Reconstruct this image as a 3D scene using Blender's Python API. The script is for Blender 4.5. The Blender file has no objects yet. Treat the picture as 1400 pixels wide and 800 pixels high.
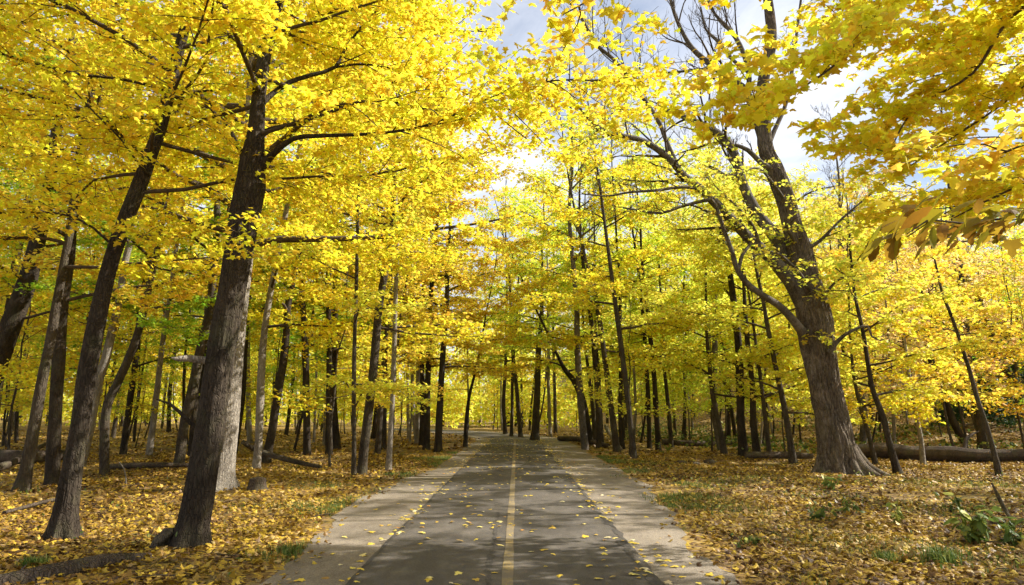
import bpy, math, random
import numpy as np
from mathutils import Vector

R = np.random.default_rng(7)
SC = bpy.context.scene
COL = SC.collection
rad = math.radians

# ------------------------------------------------------------------ camera
F = 930.0
PITCH = rad(10.06)
CP, SP = math.cos(PITCH), math.sin(PITCH)
CAM = np.array([0.0, 0.0, 1.6])

cam = bpy.data.cameras.new("camera"); camo = bpy.data.objects.new("camera", cam); COL.objects.link(camo)
cam.sensor_width = 36.0; cam.lens = F / 1400.0 * 36.0
cam.clip_start = 0.05; cam.clip_end = 2000
camo.location = CAM.tolist(); camo.rotation_euler = (math.pi / 2 + PITCH, 0, 0)
SC.camera = camo


def sstep(a, b, x):
    t = np.clip((np.asarray(x, float) - a) / (b - a), 0, 1)
    return t * t * (3 - 2 * t)


def xc(y):
    y = np.asarray(y, float)
    return -0.12 + 0.0065 * y - np.maximum(y - 40, 0) ** 2 / 75.0


def gh(x, y):
    """terrain height"""
    x = np.asarray(x, float); y = np.asarray(y, float)
    off = np.abs(x - xc(y))
    m = sstep(2.6, 6.0, off)
    bump = 0.05 * np.sin(x * 0.9 + 1.3) * np.cos(y * 0.7) + 0.04 * np.sin(x * 0.37 - y * 0.53) + 0.02 * np.sin(x * 2.3 + y * 1.9)
    hill = 0.15 * np.maximum(y - 30, 0) * sstep(10.0, 34.0, x - xc(np.minimum(y, 55))) * (1 - 0.35 * sstep(70, 130, y))
    left = 0.008 * np.maximum(y - 34, 0) * sstep(4.0, 24.0, xc(y) - x)
    return m * bump + hill + left


def ray(px, py):
    a = (px - 700) / F; u = (400 - py) / F
    return np.array([a, CP - u * SP, SP + u * CP])


def P(px, py, Y):
    d = ray(px, py); t = Y / d[1]
    return CAM + d * t


def pxm(py, Y):
    """metres per photo pixel at depth Y"""
    return Y / (CP - (400 - py) / F * SP) / F


def G(px, py):
    d = ray(px, py)
    t = 2.0
    for _ in range(4000):
        p = CAM + d * t
        if p[2] <= gh(p[0], p[1]) or t > 200: break
        t += 0.02 + t * 0.0008
    return p


def proj(p):
    v = np.asarray(p) - CAM
    dz = v[1] * CP + v[2] * SP
    return 700 + F * v[0] / dz, 400 - F * (-v[1] * SP + v[2] * CP) / dz


# ------------------------------------------------------------------ node helpers
def newmat(name):
    m = bpy.data.materials.new(name); m.use_nodes = True
    nt = m.node_tree; nt.nodes.clear()
    out = nt.nodes.new("ShaderNodeOutputMaterial")
    return m, nt, out


def N(nt, typ, **kw):
    n = nt.nodes.new(typ)
    for k, v in kw.items():
        if k in n.inputs.keys(): n.inputs[k].default_value = v
        else: setattr(n, k, v)
    return n


def ramp(nt, stops, fac=None, interp='LINEAR'):
    r = nt.nodes.new("ShaderNodeValToRGB"); cr = r.color_ramp; cr.interpolation = interp
    while len(cr.elements) < len(stops): cr.elements.new(0.5)
    for e, (p, c) in zip(cr.elements, stops):
        e.position = p
        e.color = (c[0], c[1], c[2], 1) if not isinstance(c, (int, float)) else (c, c, c, 1)
    if fac is not None: nt.links.new(fac, r.inputs[0])
    return r


def mixc(nt, fac, a, b, blend='MIX'):
    m = nt.nodes.new("ShaderNodeMix"); m.data_type = 'RGBA'; m.blend_type = blend
    for sock, v in ((m.inputs[0], fac), (m.inputs[6], a), (m.inputs[7], b)):
        if hasattr(v, 'links'): nt.links.new(v, sock)
        elif isinstance(v, (int, float)): sock.default_value = v
        else: sock.default_value = (v[0], v[1], v[2], 1)
    return m.outputs[2]


def coords(nt, scale=(1, 1, 1), kind='Object'):
    tc = nt.nodes.new("ShaderNodeTexCoord"); mp = nt.nodes.new("ShaderNodeMapping")
    mp.inputs['Scale'].default_value = scale
    nt.links.new(tc.outputs[kind], mp.inputs['Vector'])
    return mp.outputs[0]


def noise(nt, vec, scale, detail=4, rough=0.55, dist=0.0):
    n = nt.nodes.new("ShaderNodeTexNoise")
    n.inputs['Scale'].default_value = scale; n.inputs['Detail'].default_value = detail
    n.inputs['Roughness'].default_value = rough; n.inputs['Distortion'].default_value = dist
    nt.links.new(vec, n.inputs['Vector'])
    return n.outputs['Fac']


def bump(nt, h, strength, dist):
    b = nt.nodes.new("ShaderNodeBump"); b.inputs['Strength'].default_value = strength
    b.inputs['Distance'].default_value = dist; nt.links.new(h, b.inputs['Height'])
    return b.outputs[0]


def math_(nt, op, a, b=None):
    m = nt.nodes.new("ShaderNodeMath"); m.operation = op
    for s, v in ((m.inputs[0], a), (m.inputs[1], b)):
        if v is None: continue
        if hasattr(v, 'links'): nt.links.new(v, s)
        else: s.default_value = v
    return m.outputs[0]


def leaf_material(name, trans=0.5, fixed=None, gloss=0.25):
    m, nt, out = newmat(name)
    at = N(nt, "ShaderNodeAttribute", attribute_name="tint")
    if fixed is None:
        oi = nt.nodes.new("ShaderNodeObjectInfo")
        hs = nt.nodes.new("ShaderNodeHueSaturation")
        nt.links.new(oi.outputs['Color'], hs.inputs['Color'])
        hue = math_(nt, 'MULTIPLY_ADD', at.outputs['Fac'], 0.08)
        hue.node.inputs[2].default_value = 0.462
        nt.links.new(hue, hs.inputs['Hue'])
        # value varies from leaf to leaf, independent of hue
        v = math_(nt, 'FRACT', math_(nt, 'MULTIPLY', at.outputs['Fac'], 37.7))
        v = math_(nt, 'MULTIPLY_ADD', v, 0.45); v.node.inputs[2].default_value = 0.72
        nt.links.new(v, hs.inputs['Value'])
        col = hs.outputs[0]
    else:
        col = ramp(nt, fixed, at.outputs['Fac']).outputs[0]
    pb = N(nt, "ShaderNodeBsdfPrincipled", Roughness=0.5)
    pb.inputs['Specular IOR Level'].default_value = gloss
    tr = nt.nodes.new("ShaderNodeBsdfTranslucent")
    mx = nt.nodes.new("ShaderNodeMixShader"); mx.inputs[0].default_value = trans
    nt.links.new(col, pb.inputs['Base Color']); nt.links.new(col, tr.inputs['Color'])
    nt.links.new(pb.outputs[0], mx.inputs[1]); nt.links.new(tr.outputs[0], mx.inputs[2])
    nt.links.new(mx.outputs[0], out.inputs['Surface'])
    return m


def bark_material(name, dark, light, ridge=1.0, bs=0.6, moss=0.0):
    m, nt, out = newmat(name)
    v = coords(nt, (1, 1, 0.22))
    v2 = coords(nt, (1, 1, 0.6))
    n1 = noise(nt, v, 44 * ridge, 4, 0.6, 0.9)
    n2 = noise(nt, v2, 3.1, 6, 0.68)
    n3 = noise(nt, coords(nt), 110, 3, 0.6)
    vo = nt.nodes.new("ShaderNodeTexVoronoi"); vo.feature = 'DISTANCE_TO_EDGE'; vo.inputs['Scale'].default_value = 24 * ridge
    wn = nt.nodes.new("ShaderNodeTexNoise"); wn.inputs['Scale'].default_value = 9; wn.inputs['Detail'].default_value = 3; nt.links.new(v2, wn.inputs['Vector'])
    wv = nt.nodes.new("ShaderNodeVectorMath"); wv.operation = 'MULTIPLY_ADD'; wv.inputs[1].default_value = (0.12, 0.12, 0.12)
    nt.links.new(wn.outputs['Color'], wv.inputs[0]); nt.links.new(v, wv.inputs[2]); nt.links.new(wv.outputs[0], vo.inputs['Vector'])
    fur = ramp(nt, [(0.0, 0.0), (0.16, 1.0)], vo.outputs['Distance']).outputs[0]
    rd = ramp(nt, [(0.36, 0.0), (0.66, 1.0)], n1).outputs[0]
    c = mixc(nt, rd, dark, light)
    c = mixc(nt, ramp(nt, [(0.35, 0.55), (0.6, 0.0)], n2).outputs[0], c, [x * 0.6 for x in dark])
    c = mixc(nt, math_(nt, 'MULTIPLY', n3, 0.4), c, [x * 0.7 for x in light])
    c = mixc(nt, math_(nt, 'MAXIMUM', fur, ramp(nt, [(0.35, 0.25), (0.6, 1.0)], n2).outputs[0]), [x * 0.55 for x in dark], c)
    li = noise(nt, coords(nt, (1, 1, 0.8)), 1.7, 7, 0.72, 0.3)
    c = mixc(nt, ramp(nt, [(0.54, 0.0), (0.62, 0.35)], li).outputs[0], c, [x * 1.35 for x in light])
    if moss:
        n4 = noise(nt, v2, 3.7, 5, 0.65)
        c = mixc(nt, math_(nt, 'MULTIPLY', ramp(nt, [(0.5, 0), (0.68, 1)], n4).outputs[0], moss), c, (0.10, 0.12, 0.035))
    pb = N(nt, "ShaderNodeBsdfPrincipled", Roughness=0.92)
    pb.inputs['Specular IOR Level'].default_value = 0.12
    nt.links.new(c, pb.inputs['Base Color'])
    h = math_(nt, 'ADD', math_(nt, 'MULTIPLY', fur, 0.8), math_(nt, 'ADD', n1, math_(nt, 'MULTIPLY', n3, 0.3)))
    nt.links.new(bump(nt, h, bs, 0.02), pb.inputs['Normal'])
    nt.links.new(pb.outputs[0], out.inputs['Surface'])
    return m


M = {}
M['leaf'] = leaf_material("translucent_leaf", 0.62)
M['litter'] = leaf_material("fallen_leaf", 0.12, [
    (0.0, (0.07, 0.035, 0.015)), (0.18, (0.16, 0.085, 0.025)), (0.36, (0.31, 0.18, 0.03)), (0.52, (0.50, 0.35, 0.035)),
    (0.64, (0.44, 0.28, 0.035)), (0.76, (0.26, 0.15, 0.045)), (0.9, (0.50, 0.37, 0.15)), (1.0, (0.28, 0.12, 0.02))])
M['pathleaf'] = leaf_material("leaf_on_path", 0.15, [
    (0.0, (0.35, 0.20, 0.05)), (0.3, (0.72, 0.50, 0.05)), (0.7, (0.82, 0.66, 0.12)), (0.9, (0.78, 0.68, 0.42)), (1.0, (0.60, 0.28, 0.04))])
M['grass'] = leaf_material("grass_blade", 0.3, [(0.0, (0.06, 0.11, 0.02)), (0.6, (0.12, 0.19, 0.035)), (1.0, (0.30, 0.30, 0.08))])
M['weed'] = leaf_material("weed_leaf", 0.35, [(0.0, (0.05, 0.09, 0.02)), (0.6, (0.13, 0.18, 0.035)), (1.0, (0.42, 0.42, 0.08))])
M['pine'] = leaf_material("conifer_needle", 0.15, [(0.0, (0.02, 0.05, 0.02)), (1.0, (0.05, 0.11, 0.04))])
M['bark_dark'] = bark_material("dark_bark", (0.04, 0.030, 0.022), (0.085, 0.066, 0.048), 1.0, 0.9, 0.15)
M['bark_mid'] = bark_material("brown_bark", (0.06, 0.046, 0.033), (0.13, 0.105, 0.076), 1.0, 0.9, 0.25)
M['bark_pale'] = bark_material("pale_ridged_bark", (0.25, 0.21, 0.165), (0.46, 0.41, 0.34), 1.3, 1.0)
M['bark_oak'] = bark_material("furrowed_bark", (0.085, 0.064, 0.046), (0.25, 0.20, 0.15), 0.75, 1.0, 0.15)
M['limb'] = bark_material("smooth_limb_bark", (0.09, 0.075, 0.06), (0.23, 0.20, 0.165), 1.2, 0.7)
M['twig'] = bark_material("twig_bark", (0.07, 0.05, 0.035), (0.11, 0.085, 0.06), 1.0, 0.2)
M['dead'] = bark_material("weathered_wood", (0.22, 0.18, 0.14), (0.42, 0.37, 0.30), 1.0, 0.8)
M['rot'] = bark_material("rotting_wood", (0.08, 0.06, 0.045), (0.17, 0.13, 0.10), 1.0, 1.0, 0.3)


def ground_material():
    m, nt, out = newmat("leaf_litter_floor")
    v = coords(nt)
    wob = nt.nodes.new("ShaderNodeTexVoronoi"); wob.inputs['Scale'].default_value = 15
    nt.links.new(v, wob.inputs['Vector'])
    sep = nt.nodes.new("ShaderNodeSeparateColor"); nt.links.new(wob.outputs['Color'], sep.inputs[0])
    leafc = ramp(nt, [(0.0, (0.07, 0.04, 0.02)), (0.25, (0.16, 0.09, 0.03)), (0.5, (0.28, 0.17, 0.035)),
                      (0.75, (0.42, 0.29, 0.05)), (0.9, (0.28, 0.19, 0.10)), (1.0, (0.14, 0.09, 0.05))], sep.outputs[0]).outputs[0]
    n = noise(nt, v, 0.55, 5, 0.6)
    c = mixc(nt, ramp(nt, [(0.42, 0), (0.62, 0.55)], n).outputs[0], leafc, (0.09, 0.06, 0.035))
    g = noise(nt, v, 0.35, 6, 0.65, 0.5)
    c = mixc(nt, ramp(nt, [(0.56, 0), (0.68, 0.6)], g).outputs[0], c, (0.09, 0.11, 0.03))
    pb = N(nt, "ShaderNodeBsdfPrincipled", Roughness=0.85)
    pb.inputs['Specular IOR Level'].default_value = 0.2
    nt.links.new(c, pb.inputs['Base Color'])
    nt.links.new(bump(nt, sep.outputs[1], 0.8, 0.03), pb.inputs['Normal'])
    nt.links.new(pb.outputs[0], out.inputs['Surface'])
    return m


def speckle_material(name, stops, speck, bs, big=0.8, rough=0.85, crackle=False):
    m, nt, out = newmat(name)
    v = coords(nt)
    n1 = noise(nt, v, speck, 3, 0.7)
    n2 = noise(nt, v, big, 5, 0.6, 0.4)
    n3 = noise(nt, coords(nt, (1, 0.35, 1)), 5.0, 6, 0.7)
    c = ramp(nt, stops, n1).outputs[0]
    c = mixc(nt, ramp(nt, [(0.3, 0.0), (0.7, 0.55)], n2).outputs[0], c, [x * 0.62 for x in stops[0][1]])
    c = mixc(nt, ramp(nt, [(0.45, 0.0), (0.75, 0.30)], n3).outputs[0], c, [x * 1.0 for x in stops[-1][1]])
    if crackle:
        vo = nt.nodes.new("ShaderNodeTexVoronoi"); vo.feature = 'DISTANCE_TO_EDGE'; vo.inputs['Scale'].default_value = 0.55
        dv = nt.nodes.new("ShaderNodeTexNoise"); dv.inputs['Scale'].default_value = 3; nt.links.new(v, dv.inputs['Vector'])
        va = nt.nodes.new("ShaderNodeVectorMath"); va.operation = 'ADD'
        nt.links.new(v, va.inputs[0]); nt.links.new(dv.outputs['Color'], va.inputs[1]); nt.links.new(va.outputs[0], vo.inputs['Vector'])
        cr = ramp(nt, [(0.0, 0.7), (0.012, 0.0)], vo.outputs['Distance']).outputs[0]
        cr = math_(nt, 'MULTIPLY', cr, ramp(nt, [(0.5, 0.0), (0.6, 1.0)], noise(nt, v, 0.3, 2)).outputs[0])
        c = mixc(nt, cr, c, (0.02, 0.018, 0.015))
    pb = N(nt, "ShaderNodeBsdfPrincipled", Roughness=rough)
    pb.inputs['Specular IOR Level'].default_value = 0.3
    nt.links.new(c, pb.inputs['Base Color'])
    nt.links.new(bump(nt, n1, bs, 0.008), pb.inputs['Normal'])
    nt.links.new(pb.outputs[0], out.inputs['Surface'])
    return m


M['ground'] = ground_material()
M['asphalt'] = speckle_material("worn_asphalt", [(0.3, (0.045, 0.038, 0.031)), (0.5, (0.088, 0.075, 0.062)), (0.74, (0.24, 0.21, 0.175))], 130, 0.6, crackle=True)
M['gravel'] = speckle_material("packed_gravel", [(0.3, (0.10, 0.08, 0.058)), (0.5, (0.22, 0.18, 0.135)), (0.72, (0.40, 0.345, 0.27))], 75, 0.8)
M['tar'] = speckle_material("broken_tar", [(0.3, (0.028, 0.024, 0.02)), (0.5, (0.06, 0.052, 0.044)), (0.70, (0.15, 0.13, 0.11))], 60, 1.0)


def paint_material():
    m, nt, out = newmat("worn_yellow_paint")
    v = coords(nt)
    n1 = noise(nt, v, 45, 4, 0.7); n2 = noise(nt, v, 2.2, 4, 0.6)
    w = math_(nt, 'ADD', math_(nt, 'MULTIPLY', n1, 0.6), math_(nt, 'MULTIPLY', n2, 0.5))
    c = mixc(nt, ramp(nt, [(0.42, 0.25), (0.58, 0.95)], w).outputs[0], (0.38, 0.26, 0.06), (0.14, 0.115, 0.085))
    pb = N(nt, "ShaderNodeBsdfPrincipled", Roughness=0.8)
    nt.links.new(c, pb.inputs['Base Color']); nt.links.new(pb.outputs[0], out.inputs['Surface'])
    return m


M['paint'] = paint_material()


# ------------------------------------------------------------------ mesh building
class MB:
    def __init__(s):
        s.v = []; s.f = []; s.mi = []; s.t = []; s.n = 0; s.sm = []

    def add(s, v, f, mi=0, tint=None, smooth=True):
        """v (n,3), f (m,k)"""
        if len(v) == 0: return
        s.v.append(np.asarray(v, np.float32)); s.f.append((np.asarray(f, np.int32) + s.n))
        s.mi.append(mi); s.sm.append(smooth)
        s.t.append(np.full(len(v), 0.5, np.float32) if tint is None else np.asarray(tint, np.float32))
        s.n += len(v)

    def build(s, name, mats, parent=None, origin=(0, 0, 0)):
        me = bpy.data.meshes.new(name)
        o = bpy.data.objects.new(name, me); COL.objects.link(o)
        if s.n:
            V = np.concatenate(s.v) - np.asarray(origin, np.float32)
            me.vertices.add(len(V)); me.vertices.foreach_set("co", V.ravel())
            loops = np.concatenate([f.ravel() for f in s.f])
            sizes = np.concatenate([np.full(len(f), f.shape[1], np.int32) for f in s.f])
            mi = np.concatenate([np.full(len(f), k, np.int32) for f, k in zip(s.f, s.mi)])
            sm = np.concatenate([np.full(len(f), k, bool) for f, k in zip(s.f, s.sm)])
            starts = np.concatenate([[0], np.cumsum(sizes)[:-1]]).astype(np.int32)
            me.loops.add(len(loops)); me.loops.foreach_set("vertex_index", loops)
            me.polygons.add(len(sizes)); me.polygons.foreach_set("loop_start", starts)
            me.polygons.foreach_set("loop_total", sizes)
            me.polygons.foreach_set("material_index", mi)
            me.polygons.foreach_set("use_smooth", sm)
            a = me.attributes.new("tint", 'FLOAT', 'POINT'); a.data.foreach_set("value", np.concatenate(s.t))
            me.update(calc_edges=True)
        for m in (mats if isinstance(mats, (list, tuple)) else [mats]): me.materials.append(m)
        o.location = tuple(float(c) for c in origin)
        if parent is not None: o.parent = parent
        return o


def resample(pts, rads, step):
    pts = np.asarray(pts, float); rads = np.asarray(rads, float)
    if len(pts) < 3:
        pass
    ext = np.vstack([2 * pts[0] - pts[1], pts, 2 * pts[-1] - pts[-2]])
    op, orr = [], []
    for i in range(len(pts) - 1):
        a, b, c, d = ext[i:i + 4]
        n = max(1, int(np.linalg.norm(c - b) / step + 0.5))
        t = (np.arange(n) / n)[:, None]
        op.append(0.5 * (2 * b + (c - a) * t + (2 * a - 5 * b + 4 * c - d) * t ** 2 + (3 * b - a - 3 * c + d) * t ** 3))
        orr.append(rads[i] + (rads[i + 1] - rads[i]) * t[:, 0])
    return np.vstack(op + [pts[-1:]]), np.concatenate(orr + [rads[-1:]])


def tubes(mb, Pn, Rn, sides, mi=0, mod=None, cap=True):
    """Pn (n,k,3) Rn (n,k)"""
    Pn = np.asarray(Pn, float); Rn = np.asarray(Rn, float)
    n, k, _ = Pn.shape
    T = np.gradient(Pn, axis=1)
    T /= np.linalg.norm(T, axis=2, keepdims=True) + 1e-9
    ch = Pn[:, -1] - Pn[:, 0]; ch /= np.linalg.norm(ch, axis=1, keepdims=True) + 1e-9
    ref = np.where(np.abs(ch[:, 2:3]) > 0.75, np.array([[1.0, 0, 0]]), np.array([[0, 0, 1.0]]))
    ref = ref[:, None, :]
    U = ref - (ref * T).sum(2, keepdims=True) * T
    U /= np.linalg.norm(U, axis=2, keepdims=True) + 1e-9
    W = np.cross(T, U)
    th = np.linspace(0, 2 * np.pi, sides, endpoint=False)
    rr = Rn[:, :, None] * np.ones(sides)[None, None]
    if mod is not None: rr = rr * mod(Pn, th)
    V = Pn[:, :, None, :] + rr[..., None] * (np.cos(th)[None, None, :, None] * U[:, :, None, :] + np.sin(th)[None, None, :, None] * W[:, :, None, :])
    V = V.reshape(-1, 3)
    i = np.arange(n)[:, None, None] * (k * sides); j = np.arange(k - 1)[None, :, None] * sides
    a = np.arange(sides)[None, None, :]; b = (a + 1) % sides
    q = np.stack([i + j + a, i + j + b, i + j + sides + b, i + j + sides + a], -1).reshape(-1, 4)
    mb.add(V, q, mi)
    if cap and n == 1 and sides >= 6:
        c = Pn[0, -1]; base = (k - 1) * sides
        ring = V[base:base + sides]
        mb.add(np.vstack([ring, c + T[0, -1] * Rn[0, -1] * 0.25]), np.array([[x, (x + 1) % sides, sides] for x in range(sides)]), mi)
        ring = V[:sides]
        mb.add(np.vstack([ring, Pn[0, 0] - T[0, 0] * Rn[0, 0] * 0.1]), np.array([[(x + 1) % sides, x, sides] for x in range(sides)]), mi)


def bark_mod(seed, amp=0.06, flare=0.0, ground=0.0, nroot=6, fh=0.35, ridge=0.0, K=22):
    rg = np.random.default_rng(seed)
    ph = rg.uniform(0, 6.28, 12)

    def f(Pn, th):
        z = Pn[:, :, 2][:, :, None]; t = th[None, None, :]
        d = amp * (np.sin(3 * t + 1.7 * z + ph[0]) + 0.8 * np.sin(2 * t - 2.9 * z + ph[1]) + 0.5 * np.sin(5 * t + 4.1 * z + ph[2])
                   + 0.45 * np.sin(9 * t + 0.6 * np.sin(3 * z + ph[3])) + 0.35 * np.sin(13 * t + 5 * z + ph[4])) * 0.55
        if ridge:
            a1 = 0.5 * K * t + 1.6 * np.sin(1.9 * z + 2 * t + ph[7]) + 0.9 * np.sin(5.3 * z - 3 * t + ph[8]) + 0.4 * np.sin(13 * z + 5 * t + ph[10])
            a2 = 0.5 * (K + 7) * t - 1.3 * np.sin(2.7 * z + t + ph[9]) + 0.8 * np.sin(7.1 * z + 4 * t + ph[3])
            r1 = 1 - np.abs(np.sin(a1)); r2 = 1 - np.abs(np.sin(a2))
            brk = 0.5 + 0.5 * np.sin(9 * z + 7 * np.sin(3 * t + ph[2]) + 2.5 * np.sin(4 * z))
            d = d - ridge * (r1 ** 1.5 + 0.6 * r2 ** 1.5) * (0.6 + 0.4 * brk) + ridge * 0.4
        if flare:
            zz = np.clip(z - ground, 0, None)
            e = np.exp(-zz / fh)
            lob = 0.5 + 0.5 * np.cos(nroot * t + ph[5] + 0.8 * np.sin(2 * t + ph[6]))
            d = d + flare * e * (0.35 + 0.9 * lob ** 1.5)
        return 1 + d
    return f


# ---- leaves
def maple_template():
    half = [(0.0, 0.0), (0.16, -0.05), (0.40, -0.10), (0.33, 0.10), (0.56, 0.32), (0.36, 0.36), (0.30, 0.46), (0.17, 0.52), (0.20, 0.74)]
    pts = half + [(0.0, 1.0)] + [(-x, y) for x, y in reversed(half[1:])]
    pts = np.array(pts); z = -0.16 * np.abs(pts[:, 0]) ** 1.3 - 0.10 * pts[:, 1] ** 2
    o = np.column_stack([pts, z])
    v = np.vstack([o, [[0, 0.35, 0.03]]])
    n = len(o)
    f = np.array([[i, (i + 1) % n, n] for i in range(n)])
    return v, f


def lod1_template():
    pts = np.array([(0, 0), (0.42, -0.05), (0.30, 0.20), (0.55, 0.40), (0.22, 0.50), (0, 1.0), (-0.22, 0.50), (-0.55, 0.40), (-0.30, 0.20), (-0.42, -0.05)], float)
    z = -0.2 * np.abs(pts[:, 0]) - 0.08 * pts[:, 1] ** 2
    v = np.column_stack([pts, z])
    f = np.array([[0, 1, 2], [2, 3, 4], [0, 2, 4], [0, 4, 5], [0, 5, 6], [0, 6, 8], [6, 7, 8], [0, 8, 9]])
    return v, f


def lod2_template():
    v = np.array([(0, 0, 0), (0.5, 0.35, -0.08), (0, 1, -0.1), (-0.5, 0.35, -0.08), ], float)
    return v, np.array([[0, 1, 2], [0, 2, 3]])


def long_template():
    y = np.linspace(0, 1, 9); w = 0.26 * np.sin(np.pi * np.clip(y, 0, 1)) ** 0.7 * (1 + 0.12 * np.cos(y * 25))
    L = np.column_stack([w, y, -0.25 * y ** 2 - 0.1 * w]); Rr = L * np.array([-1, 1, 1]); C = np.column_stack([0 * y, y, -0.25 * y ** 2])
    v = np.vstack([L, C, Rr]); f = []
    for i in range(8):
        f += [[i, i + 1, 9 + i + 1], [i, 9 + i + 1, 9 + i], [9 + i, 9 + i + 1, 18 + i + 1], [9 + i, 18 + i + 1, 18 + i]]
    return v, np.array(f)


TPL = {0: maple_template(), 1: lod1_template(), 2: lod2_template(), 'long': long_template()}


def leaves(mb, pos, size, lod, rg, tilt=0.45, droop=0.25, mi=0, tint=None, yaw=None):
    pos = np.asarray(pos, float); n = len(pos)
    if n == 0: return
    tv, tf = TPL[lod]
    size = np.broadcast_to(np.asarray(size, float), (n,)) * rg.uniform(0.7, 1.25, n)
    yaw = rg.uniform(0, 2 * np.pi, n) if yaw is None else yaw
    pit = rg.normal(-droop, tilt, n); rol = rg.normal(0, tilt, n)
    cy, sy, cp, sp, cr, sr = np.cos(yaw), np.sin(yaw), np.cos(pit), np.sin(pit), np.cos(rol), np.sin(rol)
    v = np.broadcast_to(tv, (n,) + tv.shape).copy()
    v[..., 0] *= rg.uniform(0.8, 1.15, (n, 1)); v[..., 2] *= rg.uniform(0.2, 2.2, (n, 1))
    x = v[..., 0] * cr[:, None] + v[..., 2] * sr[:, None]; z = -v[..., 0] * sr[:, None] + v[..., 2] * cr[:, None]; y = v[..., 1]
    y2 = y * cp[:, None] - z * sp[:, None]; z2 = y * sp[:, None] + z * cp[:, None]
    X = x * cy[:, None] - y2 * sy[:, None]; Yv = x * sy[:, None] + y2 * cy[:, None]
    V = np.stack([X, Yv, z2], -1) * size[:, None, None] + pos[:, None, :]
    k = len(tv)
    fc = (tf[None] + (np.arange(n) * k)[:, None, None]).reshape(-1, 3)
    t = rg.random(n) if tint is None else tint
    mb.add(V.reshape(-1, 3), fc, mi, np.repeat(t, k), smooth=False)


def at_t(pts, t):
    """points on polyline at fraction t (array)"""
    pts = np.asarray(pts); k = len(pts) - 1
    f = np.clip(np.asarray(t) * k, 0, k - 1e-6); i = f.astype(int); w = (f - i)[..., None]
    return pts[i] * (1 - w) + pts[i + 1] * w


DF = 1.75


def dirv(az, el):
    return np.array([math.cos(az) * math.cos(el), math.sin(az) * math.cos(el), math.sin(el)])


def grow_path(p0, az, el, L, rg, k=7, flat=0.35, wig=0.12, droop=0.0):
    pts = [np.asarray(p0, float)]
    for i in range(k):
        az += rg.normal(0, wig); el = el * (1 - flat / k * 2) + rg.normal(0, wig * 0.6) - droop / k
        pts.append(pts[-1] + dirv(az, el) * L / k)
    return np.array(pts), az


def leafy(limb_pts, r0, rg, wood, leafb, L=None, dens=26, lod=1, size=0.12, t0=0.2, step=0.16, twl=0.42, spread=0.10, twigs=True, keep=1.0, tilt=0.42, wsides=3):
    """side twigs set mostly flat along a limb, with leaves along them"""
    seg = np.linalg.norm(np.diff(limb_pts, axis=0), axis=1).sum()
    L = L or seg
    n = max(2, int(seg * (1 - t0) / step))
    ts = t0 + (1 - t0) * (np.arange(n) + rg.uniform(0, 1, n)) / n
    p = at_t(limb_pts, ts)
    d = at_t(limb_pts, np.clip(ts + 0.03, 0, 1)) - at_t(limb_pts, np.clip(ts - 0.03, 0, 1))
    az = np.arctan2(d[:, 1], d[:, 0])
    side = np.where(np.arange(n) % 2 == 0, 1, -1)
    taz = az + side * rg.uniform(0.5, 1.15, n)
    tel = rg.normal(0.12, 0.22, n)
    tl = twl * L ** 0.8 * (1.15 - 0.75 * ts) * rg.uniform(0.55, 1.25, n) + 0.12
    K = 4; pts = [p]; a = taz.copy(); e = tel.copy()
    for i in range(K):
        a = a + rg.normal(0, 0.18, n); e = e - 0.10 + rg.normal(0, 0.12, n)
        st = np.stack([np.cos(a) * np.cos(e), np.sin(a) * np.cos(e), np.sin(e)], -1)
        pts.append(pts[-1] + st * (tl / K)[:, None])
    tw = np.stack(pts, 1)                                  # (n,K+1,3)
    # the leader itself also ends in leaves
    tr = np.clip(r0 * 0.28, 0.003, 0.012) * np.linspace(1, 0.35, K + 1)[None] * np.ones((n, 1))
    if twigs: tubes(wood, tw, tr, wsides)
    dens = dens * DF; size = size * 0.92
    cnt = rg.poisson(np.clip(tl * dens, 2, None)); cnt = np.where(rg.random(n) < keep, cnt, 0)
    idx = np.repeat(np.arange(n), cnt)
    if len(idx):
        tt = rg.random(len(idx)) ** 0.75 * K
        ii = np.clip(tt.astype(int), 0, K - 1); w = (tt - ii)[:, None]
        q = tw[idx, ii] * (1 - w) + tw[idx, ii + 1] * w
        q = q + rg.normal(0, 1, (len(idx), 3)) * np.array([spread, spread, spread * 0.5])
        leaves(leafb, q, size, lod, rg, tilt=tilt)
    return tw


def crown_on(trunk_pts, trunk_r, rg, wood, leafb, z0, z1, n, L, el0=0.15, el1=0.9, dens=26, lod=1, size=0.12, limb_r=0.03,
             sides=5, step=0.18, twigs=True, keep=1.0, azc=None, azw=3.2, spread=0.10, twl=0.42, profile=None):
    zs = trunk_pts[:, 2]
    limbs = []
    for i in range(n):
        fr = (i + rg.random()) / n
        z = z0 + (z1 - z0) * fr
        j = int(np.argmin(np.abs(zs - z))); p = trunk_pts[j]
        az = i * 2.399 + rg.normal(0, 0.3)
        if azc is not None: az = azc + rg.uniform(-azw, azw)
        pr = (0.55 + 0.9 * math.sin(math.pi * min(1, 0.25 + fr * 0.75)) ** 0.8) if profile is None else profile(fr)
        ll = L * pr * rg.uniform(0.7, 1.15)
        el = el0 + (el1 - el0) * fr + rg.normal(0, 0.1)
        pts, _ = grow_path(p, az, el, ll, rg, 7, 0.45, 0.13)
        r0 = min(trunk_r[j] * 0.55, limb_r * (0.5 + ll / L * 0.7))
        tubes(wood, pts[None], (r0 * np.linspace(1, 0.18, 8) ** 0.9)[None], sides)
        leafy(pts, r0, rg, wood, leafb, ll, dens, lod, size, 0.18, step, twl, spread, twigs, keep)
        limbs.append(pts)
    return limbs


def tag(o, label=None, cat=None, group=None, kind=None):
    if label: o['label'] = label
    if cat: o['category'] = cat
    if group: o['group'] = group
    if kind: o['kind'] = kind
    return o


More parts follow.
